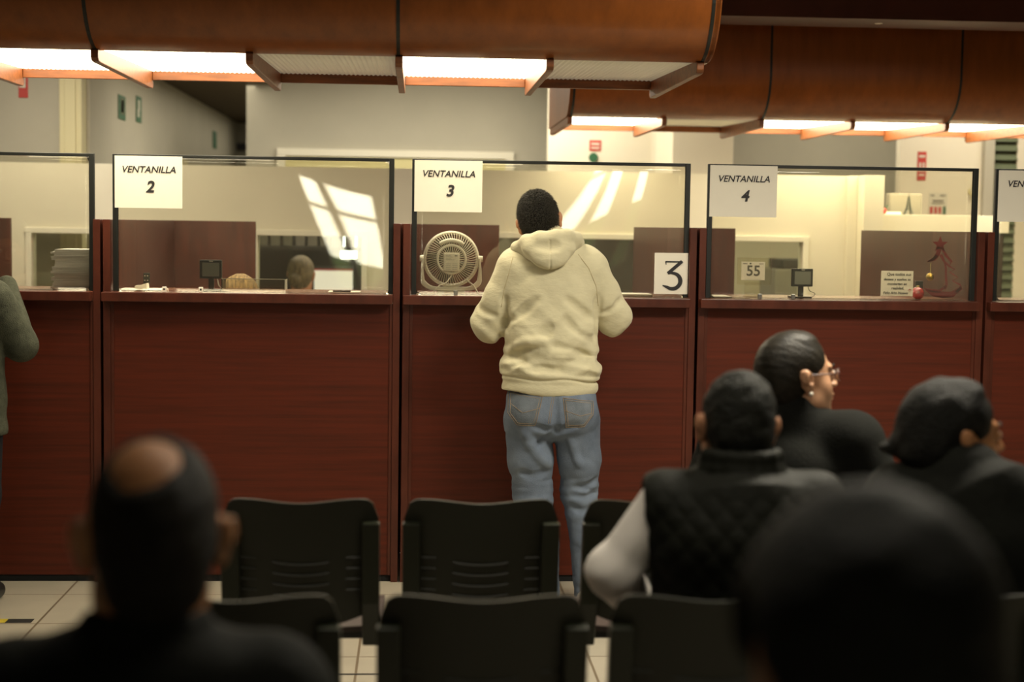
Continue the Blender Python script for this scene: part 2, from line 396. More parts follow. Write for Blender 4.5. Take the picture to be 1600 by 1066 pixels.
# ================================================================== SETTING
ZT = 1.57                                   # top of the mahogany partitions = eye height
struct(boxo('floor', -7, 7, -14.2, 12, -.1, 0, 'floor_tile', bevel=0, origin=(0, 0, 0)))
struct(boxo('ceiling', -7, 7, -14.2, 4.9, 3.0, 3.1, 'ceiling_board', bevel=0))
struct(boxo('wall_left', -7.1, -7, -14.2, 3.45, 0, 3.1, 'wall_dim', bevel=0))
struct(boxo('wall_right', 7, 7.1, -14.2, 12, 0, 3.1, 'wall_dim', bevel=0))
# wall behind the camera with tall windows onto daylight (seen only as reflections in the screens)
mb = MB(); xs = [-7, -1.20, -1.04, -.97, -.66, 1.80, 1.97, 2.08, 2.28, 2.66, 2.86, 7]
for i in range(0, len(xs)-1, 2): mb.box(xs[i], xs[i+1], -14.2, -14.1, 0, 3.1)
for i in range(1, len(xs)-1, 2): mb.box(xs[i], xs[i+1], -14.2, -14.1, 0, .7); mb.box(xs[i], xs[i+1], -14.2, -14.1, 2.34, 3.1); mb.box(xs[i], xs[i+1], -14.17, -14.13, 2.0, 2.05)
struct(obj('wall_back', mb, 'wall_dim'))
struct(obj('trim_1', MB().box(-4, 4, -16.1, -16, 1.15, 3.4), 'daylight'))['label'] = 'daylit sky seen through the windows'
struct(obj('trim_2', MB().box(-4, 4, -15.9, -15.7, -.5, 1.42), 'tree_green'))

# office half-height wall with its interior windows
Y1 = 3.0; H1 = 1.91
holes = [(-2.36, -1.5, 1.0, 1.48), (-.985, -.345, 1.0, 1.485), (.0, 1.42, 1.0, 1.49), (1.72, 2.43, 1.0, 1.49)]
mb = MB(); x = -7
for (a, b, z0, z1) in holes:
    mb.box(x, a, Y1, Y1+.1, 0, H1); mb.box(a, b, Y1, Y1+.1, 0, z0); mb.box(a, b, Y1, Y1+.1, z1, H1); x = b
mb.box(x, 2.70, Y1, Y1+.1, 0, H1)
struct(obj('wall_office', mb, 'wall_cream', origin=(0, Y1, 0)))
struct(boxo('trim_3', 2.76, 2.885, Y1-.2, Y1+.1, 0, H1, 'wall_cream'))
struct(boxo('trim_4', 2.70, 2.76, Y1-.05, Y1+.1, 0, H1, 'wall_cream'))
for i, (a, b, z0, z1) in enumerate(holes):
    o = struct(obj('window_%d' % (i+1), MB().box(a-.04, b+.04, Y1-.02, Y1, z1, z1+.035).box(a-.035, a, Y1-.02, Y1, z0, z1).box(b, b+.035, Y1-.02, Y1, z0, z1).box(a-.04, b+.04, Y1-.02, Y1, z0-.035, z0), 'window_frame_white', bevel=.003))
    if i != 1 : obj('pane', MB().box(a, b, Y1+.04, Y1+.044, z0, z1), 'window_glass', o)
    else: obj('pane', MB().box(a, a+.21, Y1+.04, Y1+.044, z0, z1), 'window_glass', o)

# corridor on the far left
XL = -2.12
struct(boxo('wall_corridor', XL-.1, XL, 3.55, 12, 0, 2.75, 'wall_grey', bevel=0))
struct(boxo('wall_side', -7, XL-.16, 3.45, 3.55, 0, 3.1, 'wall_grey', bevel=0))
dj = MB().box(XL-.16, XL-.02, 3.40, 3.56, 0, 2.95).box(XL-.125, XL-.055, 3.385, 3.40, 0, 2.95)
struct(obj('door_1', dj, 'door_cream', bevel=.004))
struct(boxo('ceiling', XL-.2, -1.15, 3.6, 12, 2.72, 2.85, 'ceiling_dark', bevel=0)); struct(boxo('ceiling', -1.15, 7, 4.9, 12, 3.0, 3.1, 'ceiling_board', bevel=0))
struct(boxo('wall_end', XL-.1, -1.2, 11.9, 12, 0, 2.75, 'wall_grey', bevel=0))
for a, b, n in ((268, 290, 2), (332, 380, 3)):
    p = W(a, 200, X=XL); q = W(b, 200, X=XL)
    if n == 3: q[1] = min(q[1], 11.6); p[1] = 9.9
    struct(obj('door_%d' % n, MB().box(XL, XL+.02, p[1], q[1], 0, 2.12).box(XL+.02, XL+.04, p[1], p[1]+.06, 0, 2.12), 'door_cream' if n == 2 else 'wall_dim'))
# back wall with a wide blinded window
Yb = 6.4
p = W(385, 200, Y=Yb)[0]; q = W(856, 200, Y=Yb)[0]
struct(boxo('wall_back', p, 7, Yb, Yb+.1, 0, 3.1, 'wall_grey', bevel=0))
struct(boxo('wall_passage', p, p+.1, Yb+.1, 12, 0, 2.75, 'wall_grey', bevel=0))
a = W(433, 232, Y=Yb); b = W(803, 236, Y=Yb)
fr = struct(obj('window_5', MB().box(a[0], b[0], Yb-.04, Yb, a[2]-.06, a[2]).box(a[0], a[0]+.07, Yb-.04, Yb, 1.1, a[2]-.06).box(b[0]-.07, b[0], Yb-.04, Yb, 1.1, a[2]-.06).box(a[0], b[0], Yb-.04, Yb, 1.04, 1.1), 'window_frame_white', bevel=.004))
obj('blind', MB().box(a[0]+.07, b[0]-.07, Yb-.015, Yb-.005, 1.1, a[2]-.06), 'blind_yellow', fr)
# nearer walls on the right
Y2 = 5.6
x0 = W(856, 230, Y=Y2)[0]; x1 = W(1030, 230, Y=Y2)[0]; x2 = W(1146, 230, Y=Y2-.3)[0]
struct(boxo('wall_notice', x0, x1, Y2, Y2+.1, 0, 3.0, 'wall_white', bevel=0))
mb = MB(); n = 24
mb.prism([(x1-.06, Y2+.1), (x1-.06, Y2)]+[(x1-.06+.12*math.sin(t), Y2-.3*(1-math.cos(t))) for t in [PI/2*i/6 for i in range(1, 7)]]+[(x2, Y2-.3), (x2, Y2+.1)], 0, 3.0, 'z')
struct(obj('trim_5', mb, 'wall_white'))
x3 = W(1406, 260, Y=5.0)[0]; x4 = W(1534, 260, Y=5.0)[0]; x5 = W(1557, 260, Y=4.9)[0]
struct(boxo('wall_poster', x3, x4, 5.0, 5.1, 0, 3.0, 'wall_white', bevel=0))
struct(boxo('door_4', x4, x5, 4.94, 5.1, 0, 3.0, 'wall_grey', bevel=.004))
mb = MB(); x6 = W(1589, 260, Y=5.0)[0]
for i in range(40): mb.add([(x5, 4.99, .3+i*.07), (x6, 4.99, .3+i*.07), (x6, 5.03, .365+i*.07), (x5, 5.03, .365+i*.07), (x5, 5.0, .3+i*.07), (x6, 5.0, .3+i*.07), (x6, 5.04, .372+i*.07), (x5, 5.04, .372+i*.07)], [(0, 1, 2, 3), (4, 7, 6, 5), (0, 4, 5, 1), (2, 6, 7, 3)])
mb.box(x5, x6, 5.05, 5.07, 0, 3)
struct(obj('window_6', mb, 'louver_green'))
struct(boxo('wall_niche', x6, 7, 5.0, 5.1, 0, 3.0, 'wall_white', bevel=0))
# ceiling beam over the counters
p = W(1200, 26, Y=1.25)
struct(boxo('trim_6', 1.14, 7, 1.25, 1.6, p[2], 3.0, 'beam_wood'))
struct(boxo('trim_7', -7, 1.14, .5, 1.6, 2.75, 3.0, 'beam_wood'))

# hazard tape on the floor
mb = MB()
for i in range(6): mb.box(-2.085+i*.1, -1.985+i*.1, -.70, -.64, .0005, .0012)
t = obj('hazard_tape', mb, ['tape_yellow', 'tape_black'])
for i, pl in enumerate(t.data.polygons): pl.material_index = (i//6) % 2
tag(t, 'yellow and black hazard tape stuck to the floor tiles before the counter', 'tape')
mb = MB().box(-.26, -.02, -1.42, -1.405, .0005, .0012).box(-.06, .06, -1.30, -1.292, .0005, .0012)
tag(obj('floor_marking', mb, 'tape_black'), 'thin dark marking lines on the floor between the chair rows', 'marking')

# ================================================================== COUNTERS
gaps = [-2.63, -1.3465, -.067, 1.225, 2.51, 3.80]
which = ['left-edge service counter, cropped, with the tall stack of papers on its ledge', 'mahogany service counter under the window 2 sign',
         'mahogany service counter under the window 3 sign where the man in the beige hoodie stands', 'mahogany service counter under the window 4 sign', 'right-edge service counter, cropped, past window 4']
scr = ['clear acrylic screen with black edging on the left-edge counter', 'clear acrylic screen with black edging bearing the window 2 sheet', 'clear acrylic screen with black edging bearing the window 3 sheet',
       'clear acrylic screen with black edging bearing the window 4 sheet', 'clear acrylic screen, mostly cropped at the right edge of the photo']
for i in range(5):
    a, b = gaps[i], gaps[i+1]; c = (a+b)/2
    t = thing('service_counter', which[i], 'counter', (c, .3, 0), 'row of service counters')
    for (u, v) in ((a+.006, a+.036), (b-.036, b-.006)):
        boxo('side_panel', u, v, 0, .62, .0, ZT, 'mahogany_edge', t, bevel=.0015)
    boxo('front_panel', a+.036, b-.036, .012, .03, .03, 1.222, 'mahogany', t, bevel=.001)
    for (u, v) in ((a+.0365, a+.05), (b-.05, b-.0365)): boxo('stile', u, v, .006, .012, .03, 1.221, 'mahogany_edge', t, bevel=.001)
    boxo('plinth', a+.036, b-.036, .02, .04, 0, .03, 'gap_black', t, bevel=0)
    boxo('ledge', a+.008, b-.038, -.055, -.001, 1.222, 1.262, 'mahogany_edge', t, bevel=.003)
    boxo('worktop', a+.037, b-.037, .0, .46, 1.225, 1.262, 'ledge_laminate', t, bevel=.002)
    # screen
    g = thing('glass_screen', scr[i], 'screen', (c, .05, 1.262), 'acrylic screens on the counters')
    xa, xb = a+.042, b-.035; z0, z1 = 1.2635, 1.85
    boxo('frame_bar', xa, xa+.022, .03, .05, z0, z1, 'frame_black', g, bevel=.002); boxo('frame_bar', xb-.022, xb, .03, .05, z0, z1, 'frame_black', g, bevel=.002)
    boxo('frame_bar', xa+.022, xb-.022, .032, .048, z1-.014, z1, 'frame_black', g, bevel=.002)
    tw = [.012, .034, -.050, .02, .0][i]; bow = [.001, .0007, -.0009, .001, .001][i]; yw = 0
    def fn(u, v, xa=xa, xb=xb, tw=tw, bow=bow, yw=yw):
        X = u-.5; Z = v-.5
        return (xa+.018+(xb-xa-.036)*u, .056+tw*X*Z*.55+bow*math.sin(3*PI*u)*(.4+v)+yw*.6*X*X, z0+(z1-z0-.008)*v)
    obj('pane', MB().grid(fn, 40, 20, .004, (0, 1, 0)), 'acrylic', g, smooth=False)
    for o in g.children:
        if o.name.startswith('pane'):
            o.data.polygons.foreach_set('use_smooth', [abs(p.normal.y) > .7 for p in o.data.polygons])
    # partition running back from the counter, then across
    if i < 4:
        d = thing('desk_partition', ['mahogany partition behind the gap right of the left-edge counter', 'mahogany partition behind the fan at window 3', 'mahogany partition behind the big numeral 3 card',
                                     'mahogany partition at the right end of window 4'][i], 'partition', (b+.0, 1.2, 0), 'mahogany desk partitions')
        boxo('side_board', b-.015, b+.015, .625, 1.92, 0, ZT, 'mahogany_dark', d)
        if i < 3: boxo('cross_board', b-.015 if i != 1 else b-.01, [-.89, .454, 1.781][i], 1.925, 1.955, 0, ZT, 'mahogany_dark', d)
d = thing('desk_partition', 'mahogany partition edge seen through the left-edge screen', 'partition', (-2.6, 1.9, 0), 'mahogany desk partitions')
boxo('cross_board', -2.95, -2.217, 1.925, 1.955, 0, ZT, 'mahogany_dark', d)

# dark cabinet and bright low wall right of the pilaster
cb = thing('storage_cabinet', 'dark wooden two-door cabinet behind window 4 below the cream ledge', 'cabinet', (3.2, 3.0, 0))
boxo('body', 2.89, 3.70, 2.93, 3.2, 0, 1.56, 'cabinet_wood', cb)
xs_ = W(1440, 420, Y=2.9)[0]
boxo('door', 2.895, xs_-.003, 2.915, 2.93, .05, 1.555, 'cabinet_wood', cb); boxo('door', xs_+.003, 3.69, 2.915, 2.93, .05, 1.555, 'cabinet_wood', cb)
struct(boxo('trim_8', 2.887, 3.72, 2.9, 3.25, 1.565, 1.672, 'wall_cream'))

# ================================================================== LIGHT CANOPIES
def canopy(x0, ribs, seams, y0, top, label, lit, zface, xr, leftend, litmat='diffuser_lit'):
    """y0 = face plane; lamp bays between y0+.25 and y0+1.45"""
    t = thing('light_canopy', label, 'light canopy', ((x0+xr)/2, y0+.7, 2.17), 'wooden light canopies')
    R = .26; zb = 2.20
    prof = [(y0, top)]+[(y0, zb+R+(top-zb-R)*(1-k/4)) for k in range(1, 4)]+[(y0+R-R*math.cos(a), zb+R-R*math.sin(a)) for a in [PI/2*k/12 for k in range(13)]]
    prof = [(y, z) for y, z in prof]
    ed = sorted(set([x0]+[s for s in seams if x0 < s < xr]+[xr]))
    for a, b in zip(ed[:-1], ed[1:]):
        th_ = .016; n = len(prof); inner = []
        for k, (y, z) in enumerate(prof):
            if z >= zb+R-1e-6: inner.append((y+th_, z))
            else:
                an = math.acos(max(-1, min(1, (y0+R-y)/R))); inner.append((y0+R-(R-th_)*math.cos(an), zb+R-(R-th_)*math.sin(an)))
        poly = prof+inner[::-1]
        mb = MB(); N = len(poly); u, v = a+.004, b-.004
        vs = [(u, y, z) for y, z in poly]+[(v, y, z) for y, z in poly]
        fs = [(k, (k+1) % N, N+(k+1) % N, N+k) for k in range(N)]+[(k, k+1, 2*n-2-k, 2*n-1-k) for k in range(n-1)]+[(N+k, N+2*n-1-k, N+2*n-2-k, N+k+1) for k in range(n-1)]
        mb.add(vs, fs); o = obj('fascia_panel', mb, 'canopy_wood', t)
        o.data.polygons.foreach_set('use_smooth', [abs(p.normal.x) < .5 for p in o.data.polygons]); o.data.set_sharp_from_angle(angle=.6)
    for s_ in seams:
        mb = MB(); pr = [(y-.002 if z > zb+.05 else y, z-.002) for y, z in prof]
        mb.add([(s_-.0065, y, z) for y, z in pr]+[(s_+.0065, y, z) for y, z in pr]+[(s_-.0065, y+.012, z+.010) for y, z in pr]+[(s_+.0065, y+.012, z+.010) for y, z in pr],
               [(k, k+1, n+k+1, n+k) for k in range(n-1)]+[(2*n+k, 3*n+k, 3*n+k+1, 2*n+k+1) for k in range(n-1)]+[(k, 2*n+k, 2*n+k+1, k+1) for k in range(n-1)]+[(n+k, n+k+1, 3*n+k+1, 3*n+k) for k in range(n-1)])
        obj('seam', mb, 'seam_black', t, label='black joint strip between the panels')
    yn, yf = y0+.25, y0+1.45
    for r in ribs:
        poly = [(yn-.03, 2.198), (yn-.03, 2.17), (yn-.015, 2.158), (yn+.02, 2.155), (yf-.02, 2.158), (yf, 2.17), (yf, 2.25), (yf-.2, 2.238)]+[(yf-.2-(yf-yn-.2)*k/6, 2.238-.03*(k/6)**1.5) for k in range(1, 7)]
        obj('rib', MB().prism(poly, r-.014, r+.014, 'x'), 'canopy_trim', t, bevel=.003)
    bays = list(zip(ribs[:-1], ribs[1:]))
    for k, (a, b) in enumerate(bays):
        boxo('rear_board', a+.015, b-.015, yf-.035, yf-.01, 2.195, 2.235, 'canopy_trim', t)
        def fn(u, v, a=a, b=b):
            X = a+.014+(b-a-.028)*u
            return (X, yn-.02+(yf-.03-yn+.02)*v, 2.205+.030*v+.0022*math.sin(X*2*PI/.020))
        nm = (litmat if lit[k] else 'diffuser_dim')
        obj('light_panel', MB().grid(fn, int((b-a)/.0025), 3, .004, (0, 0, 1)), nm, t, smooth=True, label='glowing corrugated light panel' if lit[k] else 'corrugated light panel with its lamp off')
    # lamp housing above the panels and closed end
    boxo('housing', x0+.03, xr-.03, yn, yf-.01, 2.255, 2.27, 'wall_white', t, bevel=0)
    boxo('top_board', x0+.02, xr-.02, y0+.02, yf, top-.02, top, 'canopy_wood', t, bevel=0)
    boxo('rear_panel', x0+.02, xr-.02, yf-.008, yf+.008, 2.235, top, 'canopy_wood', t)
    for e, sg in ((x0, 1), (xr, -1)):
        mb = MB().prism(prof[::-1]+[(yf, 2.17+.08), (yf, top)][::1], e, e+sg*.02, 'x') if False else MB()
        poly = prof+[(yn, 2.2), (yf, 2.2), (yf, top)]
        obj('end_panel', mb.prism(poly, e-.0 if sg > 0 else e-.02, e+.02 if sg > 0 else e, 'x'), leftend, t)
    return t
r1 = [-3.5, -2.92, -2.35, -1.775, -1.205, -.634, -.076, .495, 1.068]
canopy(-3.55, r1, [-2.33, -1.203, -.078, 1.075], -1.05, 2.92, 'near curved wooden light canopy over the customers, across the top left', [0, 0, 0, 1, 1, 0, 1, 0], 2.4, 1.105, 'canopy_wood')
r2 = [.872, 1.42, 1.992, 2.53, 3.09, 3.64, 4.2, 4.75]
canopy(.85, r2, [.875, 1.987, 3.084, 4.2], 2.05, 2.92, 'far curved wooden light canopy over the office at upper right', [1, 0, 1, 1, 1, 1, 1], 2.4, 4.9, 'canopy_wood', 'diffuser_bright')
p = W(1373, 34, Y=1.42)
mb = MB(); mb.tube([(p[0], 1.42, p[2]+.012), (p[0], 1.42, p[2]+.004), (p[0], 1.42, p[2]-.01)], [.045, .045, .02], 20)
tag(obj('smoke_detector', mb, 'white_plastic', smooth=False), 'small round white detector under the dark beam at upper right', 'detector')

# ================================================================== SHEETS AND SIGNS ON THE SCREENS
def sheet(px0, py0, px1, py1, Y, name, label, cat, group, lines=(), m='paper', curl=.0):
    a = W(px0, py0, Y=Y); b = W(px1, py1, Y=Y)
    mb = MB(); x0, x1, z0, z1 = a[0], b[0], b[2], a[2]
    mb.grid(lambda u, v: (x0+(x1-x0)*u, Y-curl*math.sin(u*PI)*(1-v)*.5, z0+(z1-z0)*v), 8, 8, .0006)
    o = obj(name, mb, m, smooth=False, origin=((x0+x1)/2, Y, z0)); tag(o, label, cat, group)
    for (s, size, u, v, sh, bo, mm) in lines:
        tm = text_mb(s, size, x0+(x1-x0)*u, z0+(z1-z0)*v, Y-.0022-curl*.5, sh, bo)
        obj('lettering', tm, mm, o, label='dark lettering')
    return o
YG = .026
VL = lambda n: [('VENTANILLA', .0395, .50, .735, .22, .0006, 'ink'), (n, .068, .52, .40, .2, .002, 'ink')]
grp = None
sheet(179, 243, 285, 326, YG, 'window_sign', 'white paper sheet lettered VENTANILLA with a numeral two, leftmost of the window sheets', 'sign', grp, VL('2'))
sheet(648, 250, 753, 332, YG, 'window_sign', 'white paper sheet lettered VENTANILLA with a numeral three, taped above the fan', 'sign', grp, VL('3'))
sheet(1110, 258, 1213, 340, YG, 'window_sign', 'white paper sheet lettered VENTANILLA with a numeral four, right of the standing man', 'sign', grp, VL('4'))
sheet(1561, 266, 1664, 348, YG, 'window_sign', 'white paper sheet cropped by the right edge, only VEN readable', 'sign', grp, VL('5'))
def tape(px, py, dx=.02, dz=.006, Y=.024): 
    p = W(px, py, Y=Y); return tag(obj('tape_piece', MB().box(p[0]-dx, p[0]+dx, Y, Y+.001, p[2]-dz, p[2]+dz), 'acrylic'), None, 'tape')
# numeral 3 card
o = sheet(1023, 395, 1074, 460, YG, 'numeral_card', 'white card with a large black flat-topped numeral 3', 'card', None)
a = W(1023, 395, Y=YG); b = W(1074, 460, Y=YG)
def stroke(mb, pts, ws, y):
    for i in range(len(pts)-1):
        pass
    L = []; R_ = []
    for i, (x, z) in enumerate(pts):
        p = pts[max(i-1, 0)]; q = pts[min(i+1, len(pts)-1)]; dx, dz = q[0]-p[0], q[1]-p[1]; l = math.hypot(dx, dz) or 1
        L.append((x-dz/l*ws[i]/2, z+dx/l*ws[i]/2)); R_.append((x+dz/l*ws[i]/2, z-dx/l*ws[i]/2))
    n = len(pts); vs = [(x, y, z) for x, z in L]+[(x, y, z) for x, z in R_]
    mb.add(vs, [(i, i+1, n+i+1, n+i) for i in range(n-1)]); return mb
def U(u, v): return (a[0]+(b[0]-a[0])*u, b[2]+(a[2]-b[2])*v)
mb = MB(); k = b[0]-a[0]
stroke(mb, [U(.33, .785), U(.84, .785)], [.045*k*1.0]*2, YG-.0015)
stroke(mb, [U(.335, .80), U(.345, .71)], [.04*k, .02*k], YG-.0015)
stroke(mb, [U(.82, .80), U(.40, .50)], [.10*k]*2, YG-.0016)
pts = [U(.40, .50), U(.50, .515)]+[U(.54+.24*math.cos(t), .32+.19*math.sin(t)) for t in np.linspace(1.35, -2.2, 18)]+[U(.25, .21)]
stroke(mb, pts, [.05*k, .07*k]+list(np.interp(np.linspace(0, 1, 18), [0, .35, .75, 1], [.09*k, .13*k, .11*k, .09*k]))+[.03*k], YG-.0017)
obj('numeral', mb, 'ink', o, label='large black numeral')
# handwritten note
a = W(1375, 423, Y=.10); b = W(1427, 463, Y=.10)
o = sheet(1377, 423, 1426, 463, .10, 'handwritten_note', 'small white handwritten new-year note standing on the ledge beside the red ball', 'note', None,
          [('Que todos sus', .0185, .55, .86, .1, .0002, 'ink'), ('deseos y sueños se', .0158, .50, .66, .12, .0002, 'ink'), ('conviertan en', .016, .50, .48, .1, .0002, 'ink'),
           ('realidad.', .017, .52, .31, .1, .0002, 'ink'), ('Feliz Año Nuevo', .0165, .46, .12, .1, .0002, 'ink'), ('*', .03, .90, .17, 0, .001, 'sign_red')])
# red tree sticker
def PP(px, py, Y=.064): p = W(px, py, Y=Y); return (p[0], p[2])
mb = MB(); c = PP(1469, 382); R1 = .037
st = [(c[0]+(R1 if k % 2 == 0 else R1*.42)*math.sin(k*PI/5), c[1]+(R1 if k % 2 == 0 else R1*.42)*math.cos(k*PI/5)) for k in range(10)]
for k in range(10): mb.add([(c[0], .064, c[1]), (st[k][0], .064, st[k][1]), (st[(k+1) % 10][0], .064, st[(k+1) % 10][1])], [(0, 1, 2)])
for pts, ws in (([(1468, 386), (1466, 396), (1460, 405), (1449, 409)], [.02, .02, .018, .004]), ([(1472, 388), (1478, 399), (1487, 409), (1484, 414)], [.012, .012, .010, .003]),
                ([(1470, 398), (1475, 408), (1483, 416), (1492, 421)], [.014, .010, .008, .003]), ([(1476, 410), (1478, 420), (1478, 432), (1479, 444), (1476, 452)], [.008, .010, .010, .012, .012]),
                ([(1492, 421), (1484, 425), (1497, 434), (1488, 439)], [.003, .006, .005, .003]), ([(1488, 439), (1500, 445), (1502, 451), (1494, 457)], [.004, .010, .014, .018]),
                ([(1444, 451), (1456, 454), (1468, 455), (1478, 447)], [.003, .014, .014, .008]), ([(1446, 453), (1458, 459), (1474, 461), (1488, 460), (1502, 449)], [.004, .024, .030, .026, .010]),
                ([(1449, 409), (1456, 407), (1464, 399)], [.003, .010, .012])):
    stroke(mb, [PP(*p) for p in pts], ws, .064)
mb2 = MB()
for v in (0,): mb2.v = list(mb.v)+[(x, y+.0008, z) for x, y, z in mb.v]; n = len(mb.v); mb2.f = list(mb.f)+[tuple(i+n for i in f[::-1]) for f in mb.f]; mb2.mi = [0]*len(mb2.f)
tag(obj('tree_sticker', mb2, 'red_vinyl'), 'dark red star-topped christmas tree sticker on the window 4 screen', 'sticker')
# ornaments
p = W(1434, 453, Y=.12)
o = obj('ornament_ball', MB().sphere((p[0], .12, 1.262+.029), .029, 24, 16), 'red_ornament', smooth=True); tag(o, 'shiny red ornament ball resting on the ledge beside the note', 'ornament')
obj('cap', MB().tube([(p[0], .12, 1.318), (p[0], .12, 1.326)], .007, 10), 'gold_thread', o)
p = W(1453, 433, Y=.075)
o = obj('ornament_ball', MB().sphere((p[0], .075, p[2]), .018, 24, 16), 'gold_ornament', smooth=True); tag(o, 'small gold ornament ball hanging on a thread against the tree sticker', 'ornament')
obj('thread', MB().tube([(p[0], .075, p[2]+.017), (p[0]+.002, .073, p[2]+.035), (p[0]-.001, .071, p[2]+.055), (p[0]+.001, .068, p[2]+.062)], .0012, 6), 'gold_thread', o)
p = W(1437, 438, Y=.16); 
o = thing('card_holder', 'small black box holder behind the red ornament ball', 'holder', (p[0], .17, 1.262)); boxo('box', p[0]-.017, p[0]+.017, .16, .18, 1.30, 1.345, 'screen_dark', o); boxo('stem', p[0]-.006, p[0]+.006, .165, .175, 1.262, 1.30, 'screen_dark', o)

# customer displays
def display(px, py, wd, hg, Y, label, lean, cab):
    c = W(px, py, Y=Y); t = thing('customer_display', label, 'display', (c[0], Y+.03, 1.262), 'customer displays')
    boxo('housing', c[0]-wd/2, c[0]+wd/2, Y, Y+.022, c[2]-hg/2, c[2]+hg/2, 'screen_dark', t, bevel=.003)
    boxo('screen', c[0]-wd/2+.012, c[0]+wd/2-.010, Y-.001, Y+.002, c[2]-hg/2+.010, c[2]+hg/2-.012, 'screen_grey', t, bevel=0)
    obj('logo', MB().box(c[0]-.006, c[0]+.010, Y-.0015, Y+.001, c[2]+hg/2-.007, c[2]+hg/2-.004), 'sign_white', t, label='tiny pale badge')
    boxo('stem', c[0]-.012, c[0]+.012, Y+.022, Y+.035, 1.27, c[2]+.01, 'screen_dark', t); boxo('base', c[0]-.045, c[0]+.045, Y+.0, Y+.09, 1.262, 1.27, 'screen_dark', t)
    pts = [(c[0]+wd*.3, Y+.01, c[2]-hg/2), (c[0]+wd*.32, Y-.01, c[2]-hg/2-.02), (c[0]+wd*.62, Y-.015, 1.285), (c[0]+wd*.45, Y-.01, 1.266), (c[0]+wd*.2, Y-.01, 1.265)] if cab == 1 else [(c[0]+wd*.3, Y+.01, c[2]-hg/2), (c[0]+wd*.38, Y-.01, c[2]-hg/2-.03), (c[0]+wd*.62, Y-.01, 1.268), (c[0]+wd*.9, Y-.005, 1.266)]
    P = []
    for i in range(len(pts)-1):
        for k in range(5): P.append(Vector(pts[i]).lerp(Vector(pts[i+1]), k/5))
    for _ in range(3): P = [P[0]]+[(P[i-1]+P[i]*2+P[i+1])/4 for i in range(1, len(P)-1)]+[P[-1]]
    obj('cable', MB().tube(P, .003 if cab == 2 else .0015, 6), 'cable_white' if cab == 2 else 'ink', t)
display(329, 421, .096, .082, .11, 'small black customer display with a white cable at window 2', 0, 2)
display(1254, 434, .095, .080, .13, 'small black customer display with a thin dark cable at window 4', 0, 1)
# stack of paper at the left
mb = MB(); z = 1.262; k = 0; rnd = random.Random(3)
x0 = W(90, 440, Y=.2)[0]; x1 = gaps[1]-.045
while z < 1.262+.166:
    hh = rnd.uniform(.004, .011); dx = rnd.uniform(-.006, .008)*(1+(z-1.262)*3); dy = rnd.uniform(-.008, .008); tl = rnd.uniform(-.002, .004)+(z-1.262)*.07
    mb.add([(x0+dx, .10+dy, z), (x1, .10+dy, z), (x1, .36+dy, z), (x0+dx, .36+dy, z), (x0+dx, .10+dy, z+hh), (x1, .10+dy, z+hh+tl*.0), (x1, .36+dy, z+hh), (x0+dx, .36+dy, z+hh)], [(0, 3, 2, 1), (4, 5, 6, 7), (0, 1, 5, 4), (1, 2, 6, 5), (2, 3, 7, 6), (3, 0, 4, 7)]); z += hh+.0003; k += 1
o = obj('paper_stack', mb, 'paper_stack'); tag(o, 'tall uneven stack of white papers on the left-edge counter behind the screen', 'papers', kind='stuff')
# small brackets holding the screens
for px, py, mm, lab in ((257, 444, 'paper', 'small square white tag at the foot of the window 2 screen, left of the display'), (314, 444, 'paper', 'small square white tag at the foot of the window 2 screen, below the display'),
                   (1187, 458, 'steel', 'small grey screen clamp at window 4, just right of the 55 stand'), (1239, 455, 'steel', 'small grey screen clamp at window 4 under the customer display'), (712, 452, 'steel', 'small grey screen clamp under the fan')):
    q = W(px, py, Y=.028)
    o = obj('screen_clamp', MB().box(q[0]-.009, q[0]+.009, .018, .0305, 1.2625, 1.2625+.022), mm, bevel=.002); tag(o, lab, 'clamp', None if mm == 'paper' else None)
    if mm == 'paper': obj('mark', MB().box(q[0]-.004, q[0]+.004, .0172, .018, 1.270, 1.278), 'ink', o, label='small dark mark')
# 55 ticket stand
c = W(1177, 424, Y=.22); zc = c[2]
t = thing('number_stand', 'clear stand holding a white card printed 55', 'stand', (c[0], .23, 1.262))
boxo('holder', c[0]-.072, c[0]+.084, .222, .228, zc-.062, zc+.062-.0, 'acrylic', t, bevel=0)
boxo('card', c[0]-.055, c[0]+.053, .2185, .2195, zc-.040, zc+.043, 'paper', t, bevel=0)
obj('lettering', text_mb('55', .066, c[0], zc, .2175, 0, .0012), 'ink_soft', t)
obj('small_print', text_mb('............................', .012, c[0], zc-.033, .2175), 'ink_soft', t, label='line of tiny print')
obj('logo', MB().box(c[0]-.048, c[0]-.028, .2174, .218, zc+.032, zc+.036).box(c[0]-.018, c[0]-.010, .2174, .218, zc+.031, zc+.038).box(c[0]+.025, c[0]+.045, .2174, .218, zc+.032, zc+.035), 'ink_soft', t)
boxo('stem', c[0]-.035, c[0]+.035, .23, .236, 1.262, zc-.05, 'acrylic', t, bevel=0); boxo('foot', c[0]-.035, c[0]+.035, .20, .26, 1.262, 1.266, 'acrylic', t, bevel=0)
